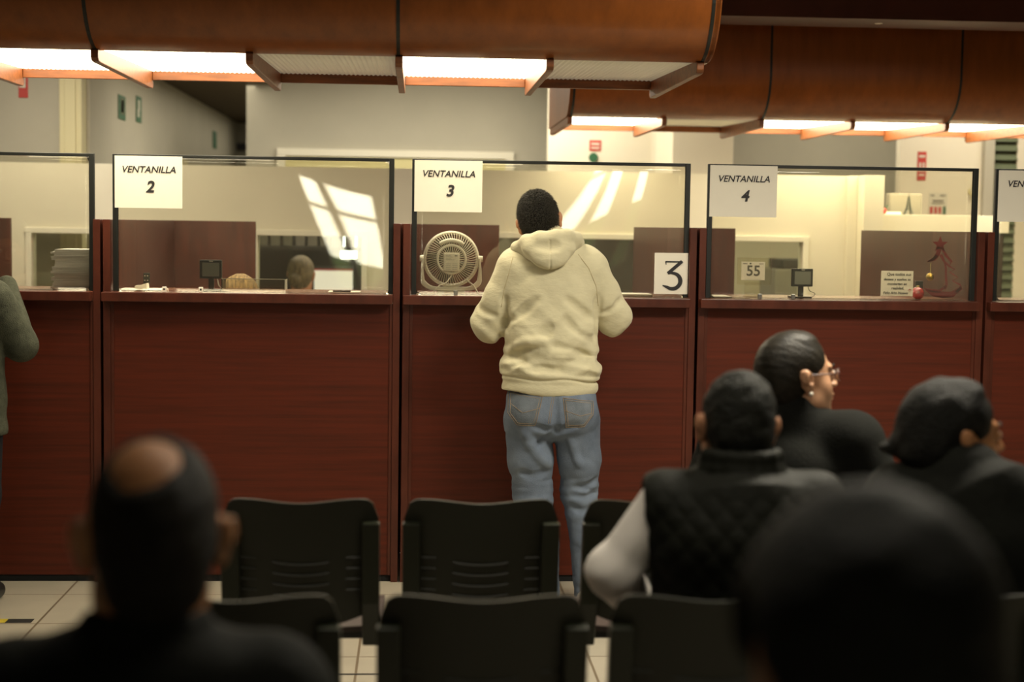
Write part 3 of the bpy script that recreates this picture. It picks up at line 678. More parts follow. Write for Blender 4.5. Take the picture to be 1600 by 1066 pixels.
# loose things on the worktops
def slab(name, lab, cat, px0, px1, Y0, Y1_, hgt, m, z=1.262):
    a = W(px0, 450, Y=Y0)[0]; b = W(px1, 450, Y=Y0)[0]
    return tag(obj(name, MB().box(a, b, Y0, Y1_, z+.0004, z+hgt), m, bevel=.001), lab, cat)
slab('paper_sheet', 'white papers lying on the window 2 worktop at its left end', 'papers', 180, 250, .08, .30, .005, 'paper')
slab('paper_sheet', 'loose papers with dark edges on the window 2 worktop at its right end', 'papers', 512, 562, .10, .24, .005, 'paper')
slab('pen', 'dark pen lying on loose papers at window 2', 'pen', 520, 548, .105, .112, .011, 'ink', 1.2625)
slab('paper_sheet', 'white paper lying on the window 3 worktop beside the numeral card', 'papers', 962, 1020, .07, .22, .012, 'paper')
slab('paper_sheet', 'white paper on the window 4 worktop at its left end', 'papers', 1108, 1145, .08, .26, .006, 'paper')
c = W(222, 442, Y=.2)
o = obj('crumpled_paper', MB().prism([(c[0]-.03, 1.268), (c[0]+.025, 1.268), (c[0]+.022, 1.292), (c[0]+.005, 1.287), (c[0]-.012, 1.282), (c[0]-.028, 1.281)], .18, .24), 'paper'); tag(o, 'folded scrap of white paper leaning on the dark calculator stand at window 2', 'paper')
c = W(229, 425, Y=.26)
t = thing('card_reader', 'small dark card reader on a stem behind the window 2 screen', 'card reader', (c[0], .27, 1.262))
boxo('body', c[0]-.014, c[0]+.014, .255, .275, 1.285, 1.335, 'black_plastic', t); boxo('stem', c[0]-.006, c[0]+.006, .26, .27, 1.262, 1.285, 'black_plastic', t)
obj('key', MB().box(c[0]-.009, c[0]-.004, .2535, .256, 1.30, 1.304).box(c[0]+.003, c[0]+.008, .2535, .256, 1.30, 1.304).box(c[0]-.009, c[0]-.004, .2535, .256, 1.32, 1.324).box(c[0]+.003, c[0]+.008, .2535, .256, 1.32, 1.324), 'sign_white', t)
a = W(346, 436, Y=.08); b = W(445, 450, Y=.08)
t = thing('acrylic_tray', 'low clear acrylic tray at window 2 in front of the blonde clerk', 'tray', ((a[0]+b[0])/2, .15, 1.262))
boxo('front_wall', a[0], b[0], .078, .081, 1.262, a[2], 'acrylic', t, bevel=0); boxo('end_wall', b[0]-.003, b[0], .081, .22, 1.262, a[2], 'acrylic', t, bevel=0); boxo('end_wall', a[0], a[0]+.003, .081, .22, 1.262, a[2], 'acrylic', t, bevel=0)
obj('rim', MB().box(a[0], b[0], .077, .082, a[2], a[2]+.003), 'sign_white', t, label='white rim')  # opaque white strip along the top of the clear front wall

# ------------------------------------------------------------------ fan
c = W(705, 405, Y=.19); fz = c[2]; fx = c[0]; fy = .19
t = thing('desk_fan', 'round white desk fan seen from behind on the window 3 ledge', 'fan', (fx, fy, 1.262))
def ring(r, z_off, y, rr, n=72, m=8): 
    return [(fx+r*math.cos(k*2*PI/n), y, fz+z_off+r*math.sin(k*2*PI/n)) for k in range(n)]
obj('outer_ring', MB().tube(ring(.119, 0, fy, .006), .0065, 10, True).tube(ring(.117, 0, fy-.018, .006), .004, 8, True).tube(ring(.114, 0, fy+.02, .006), .004, 8, True), 'white_plastic', t, smooth=True)
mb = MB()
for k in range(60):
    a = k*2*PI/60; P = []
    for u in [i/7 for i in range(8)]:
        r = .062+(.117-.062)*u; P.append((fx+r*math.cos(a+.12*u), fy-.050+.032*u**2.2, fz+r*math.sin(a+.12*u)))
    mb.tube(P, .0014, 6)
obj('rear_grille', mb, 'cream_plastic', t, smooth=True)
mb = MB()
for k in range(34):
    a = k*2*PI/34
    mb.tube([(fx+r*math.cos(a), fy-.054, fz+r*math.sin(a)) for r in (.028, .062)], .0017, 5)
obj('inner_grille', mb, 'cream_plastic', t, smooth=True)
obj('inner_ring', MB().tube(ring(.062, 0, fy-.054, .006), .0058, 10, True), 'white_plastic', t, smooth=True)
ZP = fz-.008
pl = boxo('label_plate', fx-.036, fx+.036, fy-.066, fy-.055, ZP-.046, ZP+.038, 'white_plastic', t, bevel=.006)
mb = MB()
for k, (u, v, zz) in enumerate([(-.026, -.004, .024), (-.026, .004, .018), (-.026, -.002, .012), (-.026, .012, .006), (-.026, -.003, -.012), (.003, .026, -.012), (-.026, -.003, -.020), (.003, .026, -.020), (-.026, -.003, -.028), (.003, .026, -.028), (-.026, -.003, -.036), (.003, .026, -.036), (.014, .026, .022)]):
    mb.box(fx+u, fx+v, fy-.0665, fy-.0658, ZP+zz, ZP+zz+(.0012 if k < 12 else .004))
obj('small_print', mb, 'ink_soft', pl, label='rows of tiny grey print')
obj('motor_housing', MB().tube([(fx, fy-.055, fz), (fx, fy-.02, fz), (fx, fy-.012, fz)], [.036, .034, .028], 24), 'fan_shaded_plastic', t, smooth=True)
for k in range(5):
    a0 = k*2*PI/5; 
    def fn(u, v, a0=a0): 
        r = .026+.078*u; a = a0+v*(.95-.2*u)+u*.35; return (fx+r*math.cos(a), fy-.004+.022*(v-.5)*(1.2-u*.3), fz+r*math.sin(a))
    obj('blade', MB().grid(fn, 8, 8, .0015), 'fan_shaded_plastic', t, smooth=True)
mb = MB()
for k in range(64):
    a = k*2*PI/64
    mb.tube([(fx+r*math.cos(a-.1*r*8), fy+.036-(r/.117)**3*.016, fz+r*math.sin(a-.1*r*8)) for r in (.024, .05, .08, .1, .115)], .0012, 5)
obj('front_grille', mb, 'fan_shaded_plastic', t, smooth=True)
obj('front_cap', MB().tube([(fx, fy+.034, fz), (fx, fy+.040, fz)], .026, 20), 'white_plastic', t)
P = [(fx+.088*math.cos(a), fy-.052, fz+.088*math.sin(a)-.004) for a in np.linspace(math.radians(52), math.radians(128), 10)]
obj('carry_handle', MB().tube(P, [.006]+[.009]*8+[.006], 8), 'white_plastic', t, smooth=True)
# U bracket as a swept flat band
P = [(-.130, fz-1.262+.006)]+[(-.133-.004*u, (fz-1.262)*(1-u)+.058*u) for u in (.4, .75, 1)]+[(-.137+.075*(1-math.cos(a)), .012+.048*(1-math.sin(a))) for a in np.linspace(.3, PI/2, 6)]
P = P+[(-x_, z_) for x_, z_ in P[::-1]]
mb = MB(); n = len(P); wid = [.010, .012, .016, .020, .022, .023, .022, .020, .018, .018]; wid = wid+wid[::-1]
out = []; inn = []
for i, (x_, z_) in enumerate(P):
    p0 = P[max(i-1, 0)]; p1 = P[min(i+1, n-1)]; dx, dz = p1[0]-p0[0], p1[1]-p0[1]; l = math.hypot(dx, dz) or 1
    out.append((x_, z_)); inn.append((x_-dz/l*wid[min(i, len(wid)-1)], z_+dx/l*wid[min(i, len(wid)-1)]))
vs = [(fx+q[0], y_, 1.262+max(q[1], .0015)) for y_ in (fy-.022, fy+.022) for q in out+inn]
N = 2*n
fs = [(i, i+1, n+i+1, n+i) for i in range(n-1)]+[(N+i, N+n+i, N+n+i+1, N+i+1) for i in range(n-1)]+[(i, N+i, N+i+1, i+1) for i in range(n-1)]+[(n+i, n+i+1, N+n+i+1, N+n+i) for i in range(n-1)]+[(0, n, N+n, N), (n-1, N+n-1, N+2*n-1, 2*n-1)]
obj('bracket', mb.add(vs, fs), 'white_plastic', t, bevel=.004)
for s_ in (-1, 1): obj('pivot_knob', MB().tube([(fx+s_*.118, fy, fz+.002), (fx+s_*.140, fy, fz+.002)], [.016, .013], 16), 'white_plastic', t, smooth=False)
boxo('base_plate', fx-.062, fx+.062, fy-.05, fy+.05, 1.2622, 1.274, 'white_plastic', t, bevel=.004)
boxo('sticker', fx-.03, fx+.03, fy-.0512, fy-.050, 1.265, 1.273, 'beige_label', t, bevel=0)
P = [Vector((fx+.002, fy-.05, fz-.070)), Vector((fx-.02, fy-.08, fz-.10)), Vector((fx-.055, fy-.10, 1.30)), Vector((fx-.082, fy-.11, 1.268)), Vector((fx-.10, fy-.09, 1.266))]
obj('cord', MB().tube(P, .0025, 8), 'white_plastic', t, smooth=True)
obj('cord', MB().tube([(fx+.065, fy-.03, fz-.088), (fx+.10, fy-.03, 1.30), (fx+.12, fy-.05, 1.266), (fx+.15, fy-.05, 1.266)], .0035, 8), 'white_plastic', t, smooth=True)

# ------------------------------------------------------------------ signs on the rear walls
def wall_sign(px0, py0, px1, py1, Y, m, lab, bands=(), name='wall_sign'):
    a = W(px0, py0, Y=Y); b = W(px1, py1, Y=Y)
    o = boxo(name, a[0], b[0], Y-.006, Y-.0005, b[2], a[2], m, bevel=0); tag(o, lab, 'sign')
    for (u0, u1, v0, v1, mm) in bands:
        obj('symbol', MB().box(a[0]+(b[0]-a[0])*u0, a[0]+(b[0]-a[0])*u1, Y-.008, Y-.006, b[2]+(a[2]-b[2])*v0, b[2]+(a[2]-b[2])*v1), mm, o)
    return o
wall_sign(29, 118, 44, 153, 3.45, 'sign_red', 'red and white fire sign high on the far left wall', [(.1, .75, .45, .95, 'sign_white'), (.3, .5, .6, .8, 'sign_red')])
wall_sign(921, 219, 939, 236, Y2, 'sign_red', 'small square red sign on the pale wall above the green disc', [(.15, .85, .55, .75, 'sign_white'), (.15, .85, .2, .35, 'sign_white')])
p = W(927, 246, Y=Y2); tag(obj('round_sign', MB().tube([(p[0], Y2-.001, p[2]), (p[0], Y2-.015, p[2])], .036, 20), 'sign_green'), 'small dark green disc on the pale wall under the red sign', 'sign')
wall_sign(1434, 237, 1446, 282, 5.0, 'sign_red', 'tall narrow red extinguisher sign on the pale wall at right', [(.15, .85, .80, .88, 'sign_white'), (.2, .4, .40, .62, 'sign_white'), (.6, .8, .40, .62, 'sign_white'), (.1, .9, .3, .34, 'sign_white'), (.2, .8, .16, .22, 'sign_white')])
wall_sign(1451, 301, 1479, 338, 5.0, 'sign_white', 'small printed notice with coloured figures on the pale wall', [(.1, .3, .85, .9, 'ink_soft'), (.6, .9, .85, .9, 'ink_soft'), (.2, .8, .62, .68, 'ink_soft'), (.15, .85, .52, .56, 'ink_soft'), (.08, .24, .1, .4, 'sign_red'), (.32, .46, .1, .4, 'sign_red'), (.54, .68, .1, .4, 'sign_red'), (.78, .92, .08, .42, 'sign_green')], 'notice')
p = W(1519, 298, Y=4.99); tag(obj('wall_hook', MB().tube([(p[0], 4.985, p[2]+.04), (p[0]+.015, 4.97, p[2]+.02), (p[0]+.015, 4.965, p[2]-.02), (p[0], 4.97, p[2]-.04), (p[0]-.02, 4.98, p[2]-.02), (p[0]-.022, 4.99, p[2]+.01)], .008, 8), 'blind_yellow'), 'yellowish ring-shaped hanger on the pale wall at right', 'hanger')
# things on the corridor wall (plane x = XL)
def side_sign(px, py0, py1, w_, m, lab, bands=()):
    p = W(px, py0, X=XL); q = W(px, py1, X=XL)
    o = obj('corridor_sign', MB().box(XL+.0005, XL+.006, p[1], p[1]+w_, q[2], p[2]), m); tag(o, lab, 'sign')
    for (u0, u1, v0, v1, mm) in bands: obj('symbol', MB().box(XL+.006, XL+.008, p[1]+w_*u0, p[1]+w_*u1, q[2]+(p[2]-q[2])*v0, q[2]+(p[2]-q[2])*v1), mm, o)
side_sign(184, 147, 185, .27, 'sign_green', 'green and white first-aid sign on the corridor wall, nearest the counters', [(.25, .8, .2, .9, 'louver_green'), (.35, .7, .3, .8, 'sign_white')])
side_sign(212, 149, 190, .22, 'sign_green', 'green exit sign with a white figure on the corridor wall', [(.3, .6, .45, .85, 'sign_white'), (.2, .5, .2, .5, 'sign_white')])
side_sign(332, 204, 231, .30, 'sign_green', 'faint green sign far down the corridor wall')
p = W(373, 228, Y=11.85); tag(boxo('door_closer', p[0]-.14, p[0]+.14, 11.8, 11.9, p[2]-.05, p[2]+.03, 'ink'), 'dark bar-shaped fixture at the far end of the corridor', 'fixture')

# objects on the cream ledge at right
p = W(1380, 332, Y=3.0)
o = obj('fruit_ball', MB().sphere((p[0], 3.0, 1.672+.022), .022, 16, 10), 'sign_red', smooth=True); tag(o, 'small orange-red ball with a green sprig on the cream ledge', 'ball')
obj('sprig', MB().tube([(p[0]+.01, 3.0, 1.70), (p[0]+.028, 3.0, 1.73)], .005, 6), 'sign_green', o)
p = W(1387, 332, Y=3.05); tag(boxo('tray', p[0]-.09, p[0]+.09, 3.06, 3.2, 1.672, 1.69, 'white_plastic'), 'flat white tray on the cream ledge behind the red ball', 'tray')
p = W(1399, 330, Y=3.4); q = W(1399, 302, Y=3.4)
t = thing('computer_monitor', 'small pale box-shaped monitor back beyond the cream ledge', 'monitor', (p[0], 3.5, 0)); boxo('casing', p[0]-.04, p[0]+.18, 3.4, 3.5, 1.62, q[2], 'wall_dim', t, bevel=.01); boxo('stand', p[0], p[0]+.1, 3.4, 3.55, 0, 1.62, 'office_dark', t)
p = W(1427, 334, Y=3.02)
mb = MB(); 
for sx in (-1, 1):
    for sy in (-1, 1): mb.tube([(p[0]+sx*.024, 3.12+sy*.024, 1.672), (p[0]+sx*.010, 3.12+sy*.010, 1.715), (p[0]+sx*.003, 3.12+sy*.003, 1.79)], [.005, .004, .002], 6)
mb.tube([(p[0], 3.12, 1.78), (p[0], 3.12, 1.815)], .002, 6).box(p[0]-.016, p[0]+.016, 3.104, 3.136, 1.706, 1.712).box(p[0]-.010, p[0]+.010, 3.11, 3.13, 1.738, 1.742)
tag(obj('tower_figurine', mb, 'bottle_dark'), 'small dark lattice tower figurine standing on the cream ledge', 'figurine')

# ------------------------------------------------------------------ back office seen through the interior windows
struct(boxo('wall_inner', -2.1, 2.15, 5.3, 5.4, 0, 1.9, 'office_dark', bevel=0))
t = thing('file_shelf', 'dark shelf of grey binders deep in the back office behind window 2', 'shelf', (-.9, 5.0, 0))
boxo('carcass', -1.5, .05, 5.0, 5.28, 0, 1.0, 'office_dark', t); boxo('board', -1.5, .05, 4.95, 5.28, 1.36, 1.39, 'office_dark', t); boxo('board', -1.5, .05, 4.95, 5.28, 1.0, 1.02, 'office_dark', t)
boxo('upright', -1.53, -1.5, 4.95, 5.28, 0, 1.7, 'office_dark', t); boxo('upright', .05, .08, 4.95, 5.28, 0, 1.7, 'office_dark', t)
base = None
for k in range(16):
    x_ = -1.46+k*.092
    if base is None:
        base = boxo('binder', 0, .07, 0, .24, 0, .26, 'file_grey', None, bevel=.002, origin=(0, 0, 0)); tag(base, None, 'binder', 'binders on the back office shelf'); o = base
    else:
        o = base.copy(); COL.objects.link(o)
    o.location = (x_, 5.0, 1.392); o.scale = (1, 1, random.uniform(.8, 1)); o['label'] = 'grey binder upright on the dark shelf in the back office'
p = W(542, 388, Y=5.2)
struct(boxo('window_7', p[0]-.05, p[0]+.07, 5.27, 5.29, p[2]-.08, p[2]+.10, 'daylight_small', bevel=0))  # added glowing panel on the inner wall, no opening behind it
# white monitor and desk of the second clerk
a = W(491, 420, Y=4.6); b = W(551, 448, Y=4.6)
t = thing('computer_monitor', 'lit white monitor screen beside the clerk with the bun', 'monitor', ((a[0]+b[0])/2, 4.65, .76))
boxo('housing', a[0]-.015, b[0]+.015, 4.6, 4.635, b[2]-.10, a[2]+.015, 'screen_dark', t); boxo('screen', a[0], b[0], 4.596, 4.6, b[2]-.085, a[2], 'screen_lit', t, bevel=0)
boxo('toolbar', a[0], b[0], 4.5945, 4.596, a[2]-.012, a[2], 'sign_red', t, bevel=0); boxo('stand', (a[0]+b[0])/2-.03, (a[0]+b[0])/2+.03, 4.635, 4.67, .76, b[2], 'screen_dark', t)
t = thing('office_desk', 'dark desk in the back office under the lit monitor', 'desk', (-.5, 4.6, 0)); boxo('top', -1.3, .3, 4.30, 4.9, .73, .76, 'mahogany_dark', t)
for x_ in (-1.28, .25): boxo('leg', x_, x_+.03, 4.35, 4.85, 0, .73, 'mahogany_dark', t)
# dark machine behind the window 4 opening and a plant-like dark mass at left
a = W(1212, 405, Y=4.2); t = thing('copier', 'dark grey office machine seen through the window 4 interior window', 'copier', (a[0]+.25, 4.4, 0))
boxo('body', a[0], a[0]+.5, 4.2, 4.7, 0, a[2]-.07, 'file_grey', t, bevel=.01); boxo('feeder', a[0]+.05, a[0]+.45, 4.22, 4.65, a[2]-.07, a[2], 'office_dark', t, bevel=.01)
struct(boxo('wall_inner', 2.17, 3.5, 5.2, 5.3, 0, 1.9, 'wall_grey', bevel=0))
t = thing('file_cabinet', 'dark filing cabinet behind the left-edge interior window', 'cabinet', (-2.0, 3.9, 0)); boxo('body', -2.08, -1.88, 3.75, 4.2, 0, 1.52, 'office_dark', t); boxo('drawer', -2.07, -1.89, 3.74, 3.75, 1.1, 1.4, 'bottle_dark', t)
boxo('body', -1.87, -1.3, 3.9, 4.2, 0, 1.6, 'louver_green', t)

# ================================================================== CHAIRS ON BEAMS
def backrest_mesh():
    Wd, z0, z1 = .206, .475, .84
    def edge(u):      # u in -1..1: top and bottom outline
        a = abs(u); top = z1-.004-.010*math.cos(u*PI/1.2)*(1 if a < .6 else .0)*1
        top = z1-.011*(math.cos(min(a/.72, 1)*PI)+1)/2
        if a > .80: top -= .055*(1-math.sqrt(max(0, 1-((a-.80)/.20)**2)))
        bot = z0+.055*a**2.0
        if a > .9: bot += .02*(1-math.sqrt(max(0, 1-((a-.9)/.1)**2)))
        return bot, top
    mb = MB()
    def fn(u, v):
        uu = 2*u-1; b, t = edge(uu); z = b+(t-b)*v; h = (z-z0)/(z1-z0)
        return (uu*Wd, -.010-.075*h+.040*(1-uu*uu)*-1*.6+.024, z)
    us = 28; mb.grid(fn, us, 16, .010, (0, 1, 0))
    def lip(x0, x1, z, n=8):
        P = []
        for k in range(n+1):
            x = x0+(x1-x0)*k/n; uu = x/Wd; h = (z-z0)/(z1-z0)
            P.append((x, -.010-.075*h-.024*(1-uu*uu)+.024-.001, z-.007*(1-(x/.075)**2 if abs(x) < .076 else 0)))
        mb.tube(P, .0034, 6)
    for k in range(4):
        zz = .665-k*.0305
        lip(-.075, .075, zz); lip(-.160, -.120, zz+.012, 3); lip(.120, .160, zz+.012, 3)
    return mb
def bench(y, xs, label, group, legs):
    """y: world y of the top edge of the backs"""
    t = thing('beam_seating', label, 'bench', ((xs[0]+xs[-1])/2, y+.25, 0), group)
    boxo('beam', xs[0]-.24, xs[-1]+.24, y+.30, y+.36, .365, .430, 'black_metal', t)
    for lx in legs:
        boxo('leg', lx-.02, lx+.02, y+.31, y+.35, .03, .365, 'black_metal', t); boxo('foot', lx-.025, lx+.025, y+.05, y+.60, 0, .03, 'black_metal', t, bevel=.008)
    return t
seat0 = {}
def add_seat(t, x, y):
    loc = WL[t.name]; off = (x-loc.x, y-loc.y, 0)
    if not seat0:
        seat0['backrest'] = obj('backrest', backrest_mesh(), 'black_plastic', t, world=False, smooth=True)
        seat0['backrest'].data.set_sharp_from_angle(angle=.7)
        def sf(u, v):
            X = (2*u-1)*.215; Yv = .42*v; return (X, .045+Yv, .455+.012*(2*u-1)**2+.03*max(0, .25-v)**1.0*1-.03*max(0, v-.8)*2)
        seat0['seat'] = obj('seat', MB().grid(sf, 14, 12, -.016, (0, 0, 1)), 'seat_plastic', t, world=False, smooth=True); seat0['seat'].data.set_sharp_from_angle(angle=.7)
        for s_ in (-1, 1):
            mb = MB().prism([(-.080, .775), (-.048, .778), (-.015, .60), (.03, .47), (.28, .42), (.28, .39), (.02, .42), (-.045, .55)], s_*.163, s_*.210, 'x')
            seat0['bracket%d' % s_] = obj('bracket', mb, 'bracket_plastic', t, world=False, bevel=.004)
        os_ = list(seat0.values())
    else:
        os_ = []
        for k in list(seat0):
            c = seat0[k].copy(); COL.objects.link(c); c.parent = t; os_.append(c)
    for o in os_: o.location = off
Yr1, Yr2, Yr3, Yr4 = -2.60, -3.68, -4.95, -5.85
b1 = bench(Yr1, [-.302, .178, .66, 1.14, 1.62], 'front row of black plastic beam-mounted chairs nearest the counters', 'rows of waiting chairs', [.12, 1.38])
for x in [-.302, .178, .66, 1.14, 1.62]: add_seat(b1, x, Yr1)
b2 = bench(Yr2, [-.353, .137, .60, 1.08, 1.56], 'second row of black plastic beam-mounted chairs, behind the front row', 'rows of waiting chairs', [-.12, 1.32])
for x in [-.353, .137, .60, 1.08, 1.56]: add_seat(b2, x, Yr2)
b3 = bench(Yr3, [-.82, -.335], 'third row chairs under the balding man, below the frame', 'rows of waiting chairs', [-.58])
for x in [-.82, -.335]: add_seat(b3, x, Yr3)
b4 = bench(Yr4, [.40, .88], 'rearmost row chairs under the nearest person, below the frame', 'rows of waiting chairs', [.64])
for x in [.40, .88]: add_seat(b4, x, Yr4)

# ================================================================== PEOPLE
def head_frame(pos, yaw=0, pitch=0, roll=0, s=1.0):
    return Matrix.Translation(pos) @ Matrix.Rotation(yaw, 4, 'Z') @ Matrix.Rotation(roll, 4, 'Y') @ Matrix.Rotation(-pitch, 4, 'X') @ Matrix.Scale(s, 4)
def add_head(sd, Mh, jaw=1.0, nose=1.0, neck_to=None, cheek=1.0):
    sd.M = Mh
    sd.el((0, -.014, .032), (.076, .094, .087), .02)
    sd.el((0, .022, -.03), (.063, .066, .084), .03)
    sd.el((0, .040, -.078), (.047*jaw, .044, .034), .03); sd.el((0, .074, -.100), (.020, .017, .015), .02)
    for s in (-1, 1):
        sd.el((s*.036, .052, -.038), (.026*cheek, .028, .030*cheek), .02)
        sd.el((s*.052, .012, -.070), (.018*jaw, .034, .026*jaw), .02)
    sd.el((0, .078, .024), (.046, .014, .010), .012)
    for s in (-1, 1): sd.el((s*.029, .100, .004), (.016, .013, .010), .010, 's')
    sd.cap((0, .086, .010), (0, .110*1.0+.003*(nose-1)*10, -.028), .0075, .0105*nose, .010)
    for s in (-1, 1): sd.el((s*.011, .099, -.031), (.0075, .010, .007), .006); sd.el((s*.029, .084, .004), (.0125, .0115, .0115), .003)
    sd.el((0, .091, -.056), (.024, .0115, .0065), .005); sd.el((0, .0885, -.068), (.020, .011, .0075), .005); sd.cap((-.02, .1015, -.0615), (.02, .1015, -.0615), .0018, .0018, .003, 's')
    for s in (-1, 1):
        sd.el((s*.082, -.010, -.004), (.0085, .020, .032), .008, rot=(.15, 0, -s*.42)); sd.el((s*.091, -.020, .008), (.006, .014, .022), .006, rot=(.15, 0, -s*.38)); sd.el((s*.078, -.004, -.030), (.008, .010, .010), .006)
        sd.el((s*.0885, -.002, .000), (.005, .008, .014), .004, 's', rot=(.15, 0, -s*.38))
    sd.M = Matrix()
    a = Mh @ Vector((0, -.028, -.045)); b = Vector(neck_to)
    sd.cap(a, a.lerp(b, .6), .054, .053, .03); sd.cap(a.lerp(b, .6), b, .053, .062, .03)
def add_hair(sd, Mh, vol=.010, back=0, line=.075, nape=-.075, ears=True, top=0, sides=0):
    sd.M = Mh
    sd.el((0, -.020-back/2, .034+top/2), (.076+vol+sides, .094+vol+back/2, .087+vol+top/2), .02)
    sd.el((0, -.045-back/2, -.02), (.066+vol*.8+sides, .062+vol+back/2, .062+vol*.5), .03)
    sd.el((0, .125, -.045), (.092, .088, .125+ (line-.075)), .012, 's')
    sd.el((0, -.050, -.055), (.056, .046, .052+(-.075-nape)), .02)
    sd.el((0, .075, -.13), (.15, .115, .10), .012, 's')
    if ears:
        for s in (-1, 1): sd.el((s*.092, .000, -.012), (.030, .026, .038), .008, 's')
    sd.M = Matrix()
def add_hand(sd, wrist, fwd, up, side, curl=.5, s=1.0):
    """palm and five fingers; side points to the thumb"""
    wrist = Vector(wrist); f = Vector(fwd).normalized(); u = Vector(up).normalized(); t = Vector(side).normalized()
    sd.cap(wrist, wrist+f*.035*s, .024*s, .026*s, .015)
    for k, L in enumerate((.070, .078, .072, .056)):
        off = t*(.027-.018*k)*s; base = wrist+f*.082*s+off; sd.cap(wrist+f*.02*s+off*.7, base, .014*s, .0115*s, .010)
        d1 = (f-u*curl*.5).normalized(); m = base+d1*L*.45*s; d2 = (f*.75-u*curl).normalized(); e = m+d2*L*.55*s
        sd.cap(base, m, .0092*s, .0085*s, .003); sd.cap(m, e, .0082*s, .0072*s, .003)
    b = wrist+f*.03*s+t*.026*s; m = b+(f*.6+t*.7-u*.2).normalized()*.038*s; sd.cap(b, m, .0125*s, .0105*s, .010); sd.cap(m, m+(f*.9+t*.2-u*.3).normalized()*.030*s, .0095*s, .008*s, .003)
def add_ornaments(person, Mh, body_mat, eyes=True, skin_lip=True):
    if eyes:
        for s in (-1, 1):
            e = obj('eye', MB().sphere(tuple(Mh @ Vector((s*.029, .0865, .004))), .0105, 14, 10), 'eye_white', person, world=False, smooth=True)
            obj('iris', MB().sphere(tuple(Mh @ Vector((s*.029, .0930, .004))), .0052, 12, 8), 'iris', e, world=False, smooth=True)
            b = [Mh @ Vector((s*(.012+.034*k/6), .0965-.012*(k/6)**2, .024+.005*math.sin(k/6*PI))) for k in range(7)]
            obj('eyebrow', MB().tube(b, [.002]+[.0034]*4+[.0025, .0015], 6), 'hair_black', person, world=False, smooth=True)
def strands(hair, count, length, m, seed=1, down=.6, r=.0007, noise=.5):
    rnd = np.random.RandomState(seed); me = hair.data; n = len(me.vertices)
    co = np.empty(n*3); me.vertices.foreach_get('co', co); co = co.reshape(-1, 3); no = np.empty(n*3); me.vertices.foreach_get('normal', no); no = no.reshape(-1, 3)
    pick = rnd.choice(n, min(count, n), replace=False); P = co[pick]; N = no[pick]
    D = N*.8+rnd.normal(size=N.shape)*noise*.5+np.array([0, 0, -down]); D /= np.linalg.norm(D, axis=1)[:, None]
    X = np.cross(D, rnd.normal(size=N.shape)); X /= np.linalg.norm(X, axis=1)[:, None]; Y = np.cross(D, X)
    L = length*rnd.uniform(.5, 1.2, len(P))[:, None]; P0 = P-N*.002
    bend = np.array([0, 0, -1.])*L*.25
    V = np.stack([P0+X*r, P0-X*r*.5+Y*r*.87, P0-X*r*.5-Y*r*.87, P0+D*L*.55+X*r*.7, P0+D*L*.55-X*r*.35+Y*r*.6, P0+D*L*.55-X*r*.35-Y*r*.6, P0+D*L+bend], 1)
    k = np.arange(len(P))*7; F = []
    for a in ((0, 1, 4, 3), (1, 2, 5, 4), (2, 0, 3, 5)): F.append(np.stack([k+i for i in a], 1))
    T = [np.stack([k+i for i in a], 1) for a in ((3, 4, 6), (4, 5, 6), (5, 3, 6))]
    fs = [tuple(q) for q in np.concatenate(F).tolist()]+[tuple(q) for q in np.concatenate(T).tolist()]
    m2 = bpy.data.meshes.new('hair_strands'); m2.from_pydata(V.reshape(-1, 3).tolist(), [], fs); finish(m2, m, True)
    o = bpy.data.objects.new('hair_strands', m2); link(o, hair, (0, 0, 0)); return o
def surf_y(sd, xs, zs, y0=-.35, y1=.2, off=.0):
    ys = np.linspace(y0, y1, 276)
    X = np.array(xs)[:, None]; Z = np.array(zs)[:, None]; d = sd.at(X, ys[None, :], Z)
    i = np.argmax(d < 0, 1); return [ys[k]-off if (d[j, k] < 0) else 0 for j, k in enumerate(i)]
def on_surface(sd, pts, per=8, off=.0008):
    P = []
    for a, b in zip(pts[:-1], pts[1:]):
        for k in range(per): P.append((a[0]+(b[0]-a[0])*k/per, a[1]+(b[1]-a[1])*k/per))
    P.append(pts[-1]); ys = surf_y(sd, [p[0] for p in P], [p[1] for p in P], off=off)
    return [(p[0], y, p[1]) for p, y in zip(P, ys)]

def shoe(sd, a, direction, s=1.0):
    a = Vector(a); d = Vector(direction).normalized()
    sd.cap(a+Vector((0, 0, .045))-d*.03, a+d*.13+Vector((0, 0, .035)), .042, .038, .03); sd.cap(a+Vector((0, 0, .07)), a+Vector((0, 0, .09)), .042, .04, .03)
    return sd
